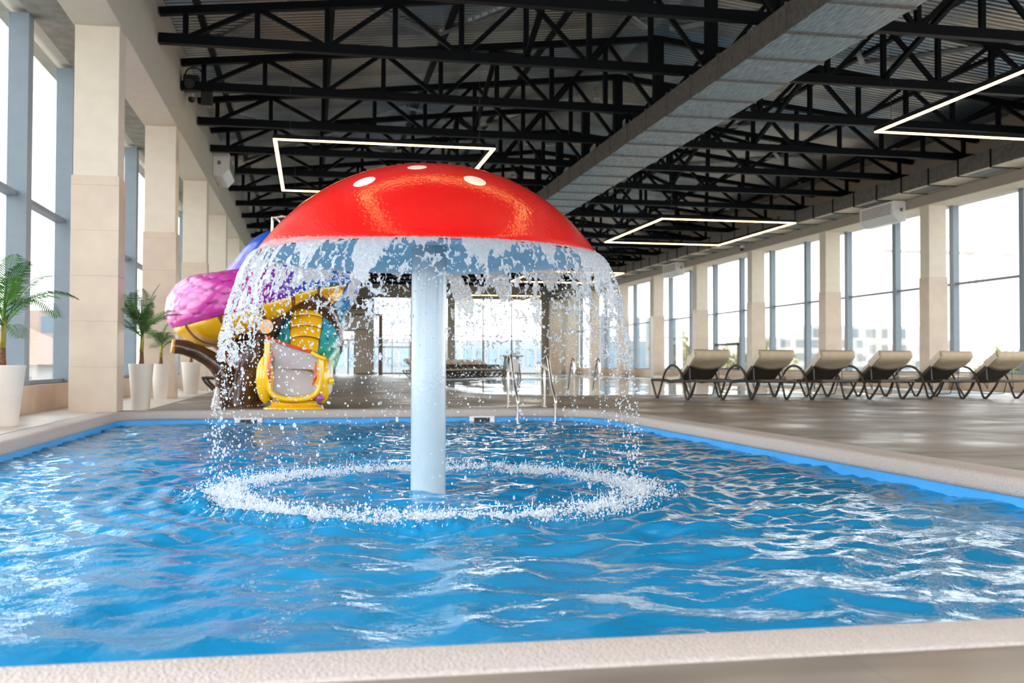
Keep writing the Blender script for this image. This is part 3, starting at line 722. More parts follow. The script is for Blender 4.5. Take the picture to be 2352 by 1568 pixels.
# galvanised purlins and cross rods under the sheeting
def purlin(x, label):
    z = RE+(RR-RE)*(1-abs(x-XC)/(XC+4.3))-.09
    mb = MB(); mb.box(-.06, .06, 0, YF-10.5, -.08, .02); o = mb.build('roof_purlin', M['black'] ); o.location = (x, 10.5, z)
    tag(o, label, 'purlin', 'purlins under the roof sheets')
nmn = ['outermost', 'second', 'third', 'fourth', 'fifth']
for i in range(4):
    purlin(XL+.45+1.19*2*i+.1, 'dark purlin under the left roof slope, %s from the left wall' % nmn[i])
    purlin(XR-.45-1.19*2*i-.1, 'dark purlin under the right roof slope, %s from the right wall' % nmn[i])
zr = lambda x: RE+(RR-RE)*(1-abs(x-XC)/(XC+4.3))-.14
for side in (0, 1):
    r = empty('cross_brace', (0, 0, 0))
    for k in range(5):
        y = 15.1+12*k
        for (a, b) in ((XL+.5, XC-4.9), (XC-4.9, XC-.3)):
            if side: a, b = XL+XR-a, XL+XR-b
            for (ya, yb) in ((y, y+6), (y+6, y)):
                mb = MB(); mb.bar((a, ya, zr(a)-.02), (b, yb, zr(b)-.02), .12, .07); mb.build('rod', M['galv'], r)
    tag(r, 'crossed galvanised braces under the %s roof slope' % ('right' if side else 'left'), 'roof bracing')

# ------------------------------------------------------------------ ducts
def duct(x0, x1, z0, z1, ya, yb, step, side, base, label, grilles=False, flange=.02):
    r = empty('air_duct', ((x0+x1)/2, ya, z0)); hx = (x1-x0)/2; n = int((yb-ya)/step)
    mb = MB(); mb.cur = 0
    L_ = yb-ya; h = z1-z0
    mb.add([(-hx,0,0),(-hx,L_,0),(-hx,L_,h),(-hx,0,h),(hx,0,0),(hx,L_,0),(hx,L_,h),(hx,0,h)], [(0,1,2,3),(3,2,6,7),(7,6,5,4),(0,3,7,4),(1,5,6,2)])
    mb.build('casing', side, r)
    b = MB(); b.box(-hx+.004, hx-.004, .0, L_, -.012, .0); b.build('base_panel', base, r)
    for k in range(n):
        f = MB(); y = k*step+.6
        f.box(-hx-flange, hx+flange, y-.022, y+.022, -.03, .0); f.box(-hx-flange, -hx, y-.022, y+.022, 0, h+flange); f.box(hx, hx+flange, y-.022, y+.022, 0, h+flange)
        f.build('flange', M['duct_dark'] if not grilles else M['black'], r)
        if grilles and k % 2 == 0:
            g = MB(); g.box(-hx+.15, hx-.15, y+.12, y+step-.15, -.026, -.012)
            g2 = g.build('grille', M['grille'], r)
    tag(r, label, 'duct')
duct(6.90, 8.18, 5.64, 6.06, 9.5, 69.5, 1.30, M['duct_dark'], M['foil'], 'large black-sided air duct with silvery base running below the roof ridge')
duct(16.48, 17.30, 5.62, 6.04, 14., 70., 1.30, M['duct_dark'], M['duct_cream'], 'narrow dark air duct with grilles along the right wall', grilles=True)
# pipe along right duct
# ------------------------------------------------------------------ LED frames
def led(x0, x1, y0, y1, z, label, wires=True):
    r = empty('light_frame', ((x0+x1)/2, (y0+y1)/2, z)); hx = (x1-x0)/2; hy = (y1-y0)/2
    for (a, b, c, d) in ((-hx, hx, -hy, -hy+.07), (-hx, hx, hy-.07, hy), (-hx, -hx+.07, -hy+.07, hy-.07), (hx-.07, hx, -hy+.07, hy-.07)):
        mb = MB(); mb.box(a, b, c, d, .012, .085); mb.build('housing', M['black'], r)
        mb = MB(); mb.box(a+.006, b-.006, c+.006, d-.006, -.004, .014); mb.build('diffuser', M['warm_led'], r)
    for sx in (-hx+.3, hx-.3):
        for sy in (-hy+.035, hy-.035):
            mb = MB(); mb.tube([(sx, sy, .08), (sx, sy, CH-z+.02)], .004, 5); mb.build('hanger_wire', M['vdark'], r)
    tag(r, label, 'light', 'hanging rectangular light frames')
led(-.70, 3.32, 18.5, 24.0, 4.66, 'hanging rectangular warm light frame above the mushroom, left side of hall')
led(-.70, 3.32, 2.6, 8.0, 4.66, 'hanging rectangular warm light frame straight above the mushroom, mirrored in its red cap')
led(9.42, 13.35, 10.4, 15.85, 4.66, 'hanging rectangular warm light frame cut off by the top right photo edge')
led(9.33, 13.29, 26.4, 31.9, 4.66, 'hanging rectangular warm light frame shown whole right of the mushroom cap')
led(9.33, 13.29, 42.4, 47.9, 4.66, 'hanging rectangular warm light frame whose corner shows below the right purlins')
led(9.0, 13.0, 57.6, 63.1, 4.66, 'hanging rectangular warm light frame furthest away before the end glazing')

# ------------------------------------------------------------------ wall units, projector, sensors
def fan_unit(x, y, z, side, label, w=1.9):
    r = empty('air_handler', (x, y, z)); s = 1 if side == 'left' else -1
    mb = MB(); P = [(0,0), (0,.62), (.42,.62), (.42,.18), (.25,0)]
    vs = [(s*p[0], -w/2, p[1]) for p in P]+[(s*p[0], w/2, p[1]) for p in P]; n = 5
    mb.add(vs, [tuple(range(n)), tuple(range(2*n-1, n-1, -1))]+[(i, i+n, (i+1) % n+n, (i+1) % n) for i in range(n)])
    mb.build('casing', M['white'], r, bevel=.02)
    g = MB()
    for i in range(6): g.box(s*.42 if s > 0 else s*.43, s*.43 if s > 0 else s*.42, -w/2+.12, w/2-.12, .24+i*.055, .26+i*.055)
    g.build('louvre', M['grille'], r)
    g = MB(); g.box(min(s*.12, s*.2), max(s*.12, s*.2), -w/2-.012, -w/2, .30, .40); g.build('badge', M['grille'], r)
    tag(r, label, 'air unit', 'white air handling units on the walls')
fan_unit(XL, 28.9, 5.66, 'left', 'white air handling unit high on the left wall above the columns')
fan_unit(XR, 28.4, 4.97, 'right', 'white air handling unit on the right wall, nearer of the two')
fan_unit(XR, 46.8, 4.97, 'right', 'white air handling unit on the right wall, farther of the two')
r = empty('spotlight_rig', (XL+.05, 21.2, 6.1))
mb = MB(); mb.box(.0, .3, -.12, .12, .02, .34); mb.build('body', M['vdark'], r, bevel=.02)
mb = MB(); mb.tube([(.14, -.12, .18), (.14, -.26, .12)], .1, 20); mb.build('lens', M['vdark'], r, smooth='auto')
mb = MB(); mb.box(.34, .56, -.1, .1, -.26, .16); mb.build('driver_box', M['vdark'], r, bevel=.01)
mb = MB(); mb.tube(spline([(.0,0,.3), (.1,-.1,.45), (.3,-.1,.46), (.42,0,.3), (.45,0,.1)], 8), .015, 8); mb.build('cable', M['vdark'], r, smooth=True)
tag(r, 'black spotlight with cable box mounted high on the left wall', 'spotlight')
def sensor(x, y, z, s, label):
    r = empty('security_camera', (x, y, z)); mb = MB(); mb.box(min(0, s*.16), max(0, s*.16), -.06, .06, 0, .14); mb.build('mount', M['white'], r, bevel=.02)
    mb = MB(); mb.lathe([(.0,-.11), (.055,-.09), (.075,-.04), (.075,0)], (s*.13, 0, .0), 20); mb.build('dome', M['vdark'], r, smooth=True)
    tag(r, label, 'camera')
sensor(XL, 21.9, 6.18, 1, 'small white security camera with black dome on the left wall')
sensor(XR, 39., 5.46, -1, 'small security camera on the right wall between two columns')

# ------------------------------------------------------------------ loungers
def make_lounger(cush=True):
    r = empty('sun_lounger'); W = .73
    for sx in (-W/2, W/2):
        P = [(-.42,.375), (-.33,.25), (-.10,.05), (-.02,.015), (.05,.06), (.14,.25), (.24,.42), (.40,.58), (.62,.655), (.88,.655), (1.12,.56), (1.30,.38), (1.45,.16), (1.56,.04), (1.63,.012), (1.70,.05), (1.86,.24), (1.95,.35)]
        mb = MB(); mb.tube(spline([(sx, p[0], p[1]) for p in P], 4), .027, 8, flat=.75); mb.build('side_frame', M['rattan'], r, smooth=True)
        for y in (-.02, 1.63): q = MB(); q.lathe([(.012,0), (.016,.012), (.012,.02)], (sx, y, 0), 8); q.build('foot', M['vdark'], r)
        mb = MB(); mb.tube(spline([(sx*.93, p[0], p[1]) for p in [(-.44,.385), (0.,.36), (.6,.35), (1.0,.33), (1.4,.36), (1.95,.36), (2.02,.35)]], 4), .026, 8); mb.build('side_rail', M['rattan'], r, smooth=True)
    for y in (-.42, 2.0):
        mb = MB(); mb.bar((-W/2, y, .375 if y < 0 else .355), (W/2, y, .375 if y < 0 else .355), .05, .05); mb.build('crossbar', M['rattan'], r, bevel=.01)
    mb = MB(); mb.tube(spline([(-W/2+.02, .25, .33), (-W/2+.1, .22, .14), (-.2, .2, .10), (.2, .2, .10), (W/2-.1, .22, .14), (W/2-.02, .25, .33)], 5), .01, 6); mb.build('stretcher', M['vdark'], r, smooth=True)
    # seat sling (slightly wavy)
    def surf(prof, hw, t, name, m, bev=0., sag=0.):
        mb = MB(); n = len(prof); nx = 7; top = []; vs = []
        for (y, z) in prof:
            for i in range(nx):
                q = -1+2*i/(nx-1); vs.append((q*hw, y, z-sag*(1-q*q)))
        for (y, z) in prof:
            for i in range(nx):
                q = -1+2*i/(nx-1); vs.append((q*hw, y, z-t-sag*(1-q*q)))
        off = n*nx; fs = []
        for j in range(n-1):
            for i in range(nx-1):
                a = j*nx+i; fs += [(a, a+1, a+nx+1, a+nx), (a+off, a+nx+off, a+nx+1+off, a+1+off)]
            fs += [(j*nx, (j+1)*nx, (j+1)*nx+off, j*nx+off), (j*nx+nx-1, j*nx+nx-1+off, (j+1)*nx+nx-1+off, (j+1)*nx+nx-1)]
        for i in range(nx-1): fs += [(i, i+off, i+1+off, i+1), ((n-1)*nx+i, (n-1)*nx+i+1, (n-1)*nx+i+1+off, (n-1)*nx+i+off)]
        mb.add(vs, fs); return mb.build(name, m, r, smooth='auto')
    surf([(.45,.375), (.7,.37), (1.0,.35), (1.3,.375), (1.7,.385), (1.98,.375)], W/2-.03, .02, 'seat_sling', M['sling'])
    # raised backrest: frame bars + sling panel
    h0 = (.50, .37); h1 = (-.36, .845)
    lerp = lambda t: (h0[0]+(h1[0]-h0[0])*t, h0[1]+(h1[1]-h0[1])*t)
    for sx in (-W/2+.06, W/2-.06):
        mb = MB(); mb.bar((sx, *h0), (sx, *lerp(.99)), .035, .035, up=(0, .5, .86)); mb.build('back_rail', M['rattan'], r)
        mb = MB(); mb.bar((sx*.98, *lerp(.55)), (sx*.98, -.02, .20), .014, .014); mb.bar((sx*.98, -.02, .20), (sx*.98, .1, .34), .014, .014); mb.build('prop', M['steel_grey'], r)
    nrm = Vector((h1[1]-h0[1], -(h1[0]-h0[0]))); nrm = Vector((nrm.x, nrm.y)).normalized()
    def P_(t, o): a = lerp(t); return (a[0]+nrm.x*o, a[1]+nrm.y*o)
    surf([P_(0, .01), P_(.35, .0), P_(.7, .0), P_(.99, .01)], W/2-.05, .018, 'backrest', M['sling'], sag=.012)
    if cush:
        surf([P_(.06, .10), P_(.3, .105), P_(.7, .105), P_(1.02, .10)], W/2-.035, .07, 'back_cushion', M['covertop'])
        surf([(.42,.46), (.7,.45), (1.0,.43), (1.3,.45), (1.7,.46), (1.97,.45)], W/2-.05, .06, 'seat_cushion', M['covertop'])
        # canvas hood pulled over the head end, hanging down behind with a curved hem
        mb = MB(); nx = 13; rows = 8; vs = []; hw = W/2-.012
        for j in range(rows):
            for i in range(nx):
                q = -1+2*i/(nx-1)
                if j == 0: t, o_ = 1.03, .115
                elif j == 1: t, o_ = 1.055, .06
                elif j == 2: t, o_ = 1.04, -.005
                else:
                    low = .52-.0+.16*q*q - .03*(q+1)*.5
                    t = 1.02+(low-1.02)*(j-2)/(rows-3); o_ = -.03-.012*math.sin(3*q+j)*(j/rows)
                y, z = P_(t, o_); vs.append((q*hw, y, z))
        fs = [(j*nx+i, j*nx+i+1, (j+1)*nx+i+1, (j+1)*nx+i) for j in range(rows-1) for i in range(nx-1)]
        mb.add(vs, fs); 
        c = mb.build('hood', M['cover'], r, smooth=True); md = c.modifiers.new('t', 'SOLIDIFY'); md.thickness = .012
        for s in (-1, 1):
            mb = MB(); a = [P_(1.03,.115), P_(1.03,-.02), P_(.64,-.03), P_(.60,.115)]
            mb.add([(s*hw, *p) for p in a]+[(s*(hw+.008), *p) for p in a], [(0,1,2,3), (7,6,5,4), (0,4,5,1), (1,5,6,2), (2,6,7,3), (3,7,4,0)]); mb.build('hood_side', M['covertop'], r)
    return r
lg = make_lounger(); lt = tree_of(lg)
LX = [7.09, 8.42, 9.68, 10.93, 12.26, 13.52, 14.8]
wh = ['leftmost of the row, by the pool ladder', 'second from the left of the row', 'third from the left of the row', 'fourth from the left of the row', 'fifth from the left of the row', 'cut by the right edge of the photo']
for i, x in enumerate(LX[:6]):
    o = lg if i == 0 else copy_tree(lg, None, lt)
    o.location = (x+.365, 18.62+(.02 if i % 2 else 0), 0); o.rotation_euler = (0, 0, (.02, -.015, .0, .012, -.01, .015)[i])
    tag(o, 'brown rattan sun lounger with sand canvas hood, '+wh[i], 'sun lounger', 'sun loungers in a row on the right deck')
# far loungers (row seen end-on in front of the end glazing)
for i in range(12):
    o = copy_tree(lg, None, lt); o.location = (4.9+i*.46, 50.2+i*.82, 0); o.rotation_euler = (0, 0, -PI/2+.12)
    if i == 2: pass
    tag(o, 'far brown lounger before the end glazing, %s from the left' % ('leftmost' if i == 0 else ordn[i]), 'sun lounger', 'far loungers before the end glazing')
# dark loungers on the left deck behind the tree
lg2 = make_lounger(False); lt2 = tree_of(lg2)
for i, (x, y) in enumerate(((-1.75, 22.0), (-1.55, 24.2))):
    o = lg2 if i == 0 else copy_tree(lg2, None, lt2)
    o.location = (x, y, 0); o.rotation_euler = (0, 0, -PI/2)
    tag(o, ('bare dark lounger behind the tree trunk on the left deck, nearer one', 'bare dark lounger behind the tree trunk on the left deck, farther one')[i], 'sun lounger', 'bare loungers on the left deck')
# small side stand seen beyond the ladder
r = empty('lifeguard_stand', (9.3, 47.4, 0)); 
for a in (-.35, .35):
    for b in (-.25, .25): mb = MB(); mb.bar((a*1.1, b*1.1, 0), (a*.8, b*.8, 1.05), .06, .06); mb.build('leg', M['brown_frame'], r)
mb = MB(); mb.box(-.5, .5, -.35, .35, 1.05, 1.12); mb.build('top', M['cover'], r)
mb = MB(); mb.box(-.3, .3, -.28, -.24, .35, .95); mb.build('panel', M['under'], r)
tag(r, 'tall brown stand with blue panel at the far side of the large pool', 'stand')

# ------------------------------------------------------------------ palms
def palm(x, y, pot_r, pot_h, top, nf, spread, seed, label, light=False, el0=.35, droop=1.35):
    rs = random.Random(seed); r = empty('potted_palm', (x, y, .004))
    mb = MB(); mb.lathe([(pot_r*.66, 0), (pot_r*.70, .02), (pot_r*.97, pot_h-.03), (pot_r, pot_h-.015), (pot_r*.985, pot_h), (pot_r*.90, pot_h), (pot_r*.86, pot_h-.05)], (0,0,0), 40, cap0=True)
    mb.build('pot', M['pot'], r, smooth='auto')
    mb = MB(); mb.lathe([(.001,pot_h-.012), (pot_r*.5,pot_h-.015), (pot_r*.88,pot_h-.04)], (0,0,0), 24); mb.build('pebbles', M['pebble'], r, smooth=True)
    th_ = (top-pot_h)
    tz = pot_h+th_*.16
    mb = MB(); mb.tube([(0,0,pot_h-.03), (.005,0,pot_h+.06), (.0,.01,tz)], [.045,.032,.028], 10); mb.build('trunk', M['palm_trunk'], r, smooth=True)
    mb = MB(); mb.tube([(0,.01,tz-.01), (.01,.01,tz+th_*.2), (.0,.01,tz+th_*.34)], [.03,.026,.014], 10); mb.build('crown_shaft', M['palm_stem'], r, smooth=True)
    for i in range(nf):
        az = 2*PI*i/nf+rs.uniform(-.3, .3); el = rs.uniform(el0, 1.0) if i % 2 else rs.uniform(1.05, 1.45); L_ = th_*spread*rs.uniform(.75, 1.05)
        base = Vector((0, .01, tz+th_*rs.uniform(.12, .32))); d = Vector((math.cos(az)*math.cos(el), math.sin(az)*math.cos(el), math.sin(el)))
        pts = [base]; p = base.copy(); dd = d.copy(); nseg = 16
        for k in range(nseg):
            dd = (dd+Vector((0, 0, -1))*(.055+.05*k/nseg)*droop).normalized(); p = p+dd*L_/nseg; pts.append(p.copy())
        mb = MB(); mb.tube(pts, [.009*(1-.8*k/nseg) for k in range(nseg+1)], 5)
        for k in range(3, nseg+1):
            for sub in (0., .5):
                if k == nseg and sub: continue
                kk = k+sub; i0 = min(int(kk), nseg-1); q = pts[i0].lerp(pts[i0+1], kk-i0 if i0+1 <= nseg else 0)
                tg = (pts[i0+1]-pts[i0]).normalized(); side = tg.cross(Vector((0,0,1)))
                if side.length < .1: side = Vector((-math.sin(az), math.cos(az), 0))
                side.normalize(); upv = side.cross(tg).normalized()
                f = kk/nseg; ll = L_*.36*math.sin(PI*min(1, f*.85+.12))**.7*rs.uniform(.85, 1.1)
                for s in (-1, 1):
                    dv = (side*s*.85+tg*.75+upv*.12).normalized(); e = q+dv*ll+Vector((0,0,-ll*.28)); mid = q+dv*ll*.5+Vector((0,0,.0))
                    wv = (tg*.9-side*s*.3).normalized()*L_*.0095
                    mb.add([q-wv*.4, q+wv*.4, mid+wv, mid-wv, e], [(0,1,2,3), (3,2,4)])
        mb.build('frond', M['leaf_light'] if (light and i % 3 == 0) or i % 5 == 0 else M['leaf'], r)
    tag(r, label, 'palm', 'potted palms along the left wall')
palm(-3.20, 11.6, .235, .64, 1.84, 15, .68, 4, 'potted palm in tall white pot at the left photo edge, before the nearest column', True, .45, 1.25)
palm(-2.40, 15.42, .175, .66, 1.80, 17, .58, 5, 'potted palm in tall white pot standing right beside the nearest left column', False, .75, .75)
palm(-2.80, 20.25, .17, .66, 1.50, 10, .75, 8, 'smaller potted palm in white pot before the second left column', True)
palm(-2.62, 23.6, .21, .70, 1.35, 8, .6, 9, 'potted palm mostly hidden behind the pink slide')

# ------------------------------------------------------------------ snake slide on a tree
sl = empty('water_slide', (-.7, 16.4, 0)); OX = Vector((-.7, 16.4, 0))
tag(sl, 'snake shaped water slide with pink scales, yellow belly and brown tree support', 'water slide')
M2 = {}
def in_world(m):  # skin materials use world X / Z; shift to local space
    return m
def snake(path, radii, name_back, m_back, belly_dir, bcut, nl=260, na=150, scale_len=.15, nsc=16, amp=.022, seams=.27, flip=False, squash=1.0):
    pts = spline([Vector(p)-OX for p in path], 24); R_ = spline([(r_, 0, 0) for r_ in radii], 24)
    pts = [p for p in pts]; m = len(pts)
    L = [0.]
    for i in range(1, m): L.append(L[-1]+(pts[i]-pts[i-1]).length)
    tot = L[-1]; P = []; T = []; RR_ = []
    j = 0
    for k in range(nl):
        s_ = tot*k/(nl-1)
        while j < m-2 and L[j+1] < s_: j += 1
        f = (s_-L[j])/max(1e-6, L[j+1]-L[j]); P.append(pts[j].lerp(pts[j+1], f)); RR_.append(R_[j].x*(1-f)+R_[j+1].x*f)
    bd = Vector(belly_dir).normalized() if not callable(belly_dir) else None
    back = MB(); bel = MB(); sm = MB(); bv = []; ev = []; hv = []
    for k in range(nl):
        t = (P[min(nl-1, k+1)]-P[max(0, k-1)]).normalized()
        b = belly_dir(k/(nl-1)) if callable(belly_dir) else bd
        b = (b-t*b.dot(t)).normalized(); w = t.cross(b)
        s_ = tot*k/(nl-1)
        for i in range(na):
            a = bcut+(2*PI-2*bcut)*i/(na-1)     # back covers angles outside the belly
            dirv = b*math.cos(a)+w*math.sin(a)*squash
            # scale relief: overlapping rounded scutes in offset rows
            v = (a-bcut)/(2*PI-2*bcut)*nsc; u = s_/scale_len; row = math.floor(u); 
            best = 0.
            for rr_ in (row-1, row, row+1):
                vo = v+(.5 if rr_ % 2 else 0.); cv = math.floor(vo)+.5; du = u-(rr_+.35); dv = vo-cv
                q = 1-(du/1.05)**2-(dv/.56)**2
                if du < 0: q -= -du*.5
                if q > 0: best = max(best, math.sqrt(q)*(1.0-.25*du))
            edge = min(1, i/6, (na-1-i)/6)
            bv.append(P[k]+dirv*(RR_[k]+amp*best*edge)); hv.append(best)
        nb = 30
        for i in range(nb):
            a = -bcut+2*bcut*i/(nb-1); dirv = b*math.cos(a)+w*math.sin(a)*squash
            ph = (s_ % seams)/seams; bul = math.sin(PI*ph)**.5
            ev.append(P[k]+dirv*(RR_[k]*(1.0-.02)+.035*bul*(1 if abs(a) < bcut*.98 else .3)-.012))
    back.add(bv, [(k*na+i, k*na+i+1, (k+1)*na+i+1, (k+1)*na+i) for k in range(nl-1) for i in range(na-1)])
    bel.cur = 0; nb = 30
    for k in range(nl-1):
        s_ = tot*(k+.5)/(nl-1); ph = (s_ % seams)/seams; bel.cur = 1 if (ph < .06 or ph > .94) else 0
        bel.add([], [])
        bel.f.extend([(k*nb+i, k*nb+i+1, (k+1)*nb+i+1, (k+1)*nb+i) for i in range(nb-1)]); bel.mi.extend([bel.cur]*(nb-1))
    bel.v = [tuple(p) for p in ev]
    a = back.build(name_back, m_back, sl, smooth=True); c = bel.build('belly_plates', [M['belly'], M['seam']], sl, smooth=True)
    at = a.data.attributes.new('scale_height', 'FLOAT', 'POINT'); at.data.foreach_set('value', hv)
    for k in (0, nl-1):
        pass
    return a
# shift gradient maps into the slide's own space
for nm, dx, dz in (('skin', .7, 0), ('skin2', 0, 0), ('skin3', 0, 0)):
    for n_ in M[nm].node_tree.nodes:
        if n_.type == 'MAP_RANGE' and n_.name != 'groove' and dx: n_.inputs[1].default_value += dx; n_.inputs[2].default_value += dx
# main flume: from the right, over the front, down to the left end and back behind
bd1 = Vector((-.0, -.12, -1.))
main = [(.55, 17.9, 2.15), (.42, 17.1, 2.12), (.10, 16.55, 2.04), (-.35, 16.3, 1.90), (-.85, 16.2, 1.71), (-1.30, 16.35, 1.56), (-1.62, 16.75, 1.50), (-1.72, 17.3, 1.56), (-1.50, 17.95, 1.74), (-1.1, 18.4, 1.98)]
snake(main, [.26, .28, .32, .37, .44, .52, .56, .54, .46, .40], 'scaled_back', M['skin'], bd1, 1.02, nl=360, scale_len=.18, nsc=10, amp=.036, seams=.42)
# upper tail rising behind the cap
snake([(-1.38, 18.3, 1.95), (-1.14, 18.0, 2.22), (-.90, 17.8, 2.55), (-.62, 17.75, 2.74), (-.1, 17.8, 2.74)], [.30, .26, .22, .20, .20], 'scaled_back', M['skin3'], Vector((0, .5, -1)), .9, nl=90, na=60, scale_len=.13, nsc=9, amp=.008)
# descending coil behind the chute
snake([(.38, 17.3, 2.25), (.30, 17.05, 1.95), (.02, 16.9, 1.6), (-.02, 16.75, 1.25), (-.05, 16.5, .95), (-.1, 16.15, .60), (-.15, 15.95, .35)], [.40, .44, .50, .52, .50, .42, .36], 'scaled_back', M['skin2'], Vector((-.12, -1, -.15)), .52, nl=200, na=120, scale_len=.16, nsc=11, amp=.03, seams=.24)
# second tail: brownish tree root arching right
def tubep(name, pts, rad_, m, n=20, sub=6):
    pp = spline([Vector(p)-OX for p in pts], sub); rr_ = [q.x for q in spline([(a, 0, 0) for a in rad_], sub)]
    mb = MB(); mb.tube(pp, rr_, n); return mb.build(name, m, sl, smooth='auto')
def knobbly(o, amp, f):
    t = bpy.data.textures.new('knots', 'CLOUDS'); t.noise_scale = f
    md = o.modifiers.new('d', 'DISPLACE'); md.texture = t; md.strength = amp; md.mid_level = .5
    return o
knobbly(tubep('tree_trunk', [(-1.02, 16.45, -.02), (-1.05, 16.45, .12), (-1.0, 16.5, .5), (-.85, 16.6, .95), (-.72, 16.7, 1.35), (-.66, 16.8, 1.7)], [.46, .36, .31, .30, .27, .22], M['bark'], 28), .10, .25)
knobbly(tubep('tree_trunk', [(-1.25, 16.35, -.02), (-1.28, 16.35, .2), (-1.32, 16.3, .48), (-1.50, 16.25, .72), (-1.78, 16.2, .88), (-2.04, 16.15, .93)], [.30, .20, .15, .125, .115, .11], M['bark'], 20), .05, .2)
tubep('cut_end', [(-2.035, 16.15, .93), (-2.075, 16.14, .935)], [.112, .105], M['cutwood'], 20, 1)
knobbly(tubep('branch', [(-.75, 16.45, 1.05), (-.55, 16.3, 1.45), (-.30, 16.25, 1.64), (.0, 16.3, 1.66), (.26, 16.35, 1.48), (.40, 16.4, 1.15), (.38, 16.4, .85), (.22, 16.35, .6)], [.20, .17, .15, .16, .13, .10, .09, .08], M['bark'], 18), .06, .2)
tubep('cut_end', [(-.72, 16.12, 1.24), (-.68, 16.0, 1.24)], [.115, .11], M['cutwood'], 20, 1)
tubep('branch', [(-.8, 16.4, 1.2), (-.72, 16.13, 1.24)], [.13, .12], M['bark'], 16, 2)
tubep('inner_coil', [(-1.55, 16.9, 1.25), (-1.2, 16.85, .95), (-.9, 16.9, .62), (-.55, 16.9, .5)], [.24, .24, .22, .2], M['orange'], 20)
# handrail on top
mb = MB(); mb.tube([Vector(p)-OX for p in spline([(-.66, 17.6, 2.6), (-.66, 17.6, 3.08), (-.62, 17.6, 3.14), (-.3, 17.6, 3.16), (.2, 17.6, 3.2)], 4)], .022, 10)
mb.tube([Vector(p)-OX for p in spline([(-.62, 17.6, 3.14), (-.54, 17.6, 3.07), (-.46, 17.6, 2.92), (-.42, 17.6, 2.6)], 5)], .022, 10); mb.build('handrail', M['steel'], sl, smooth=True)

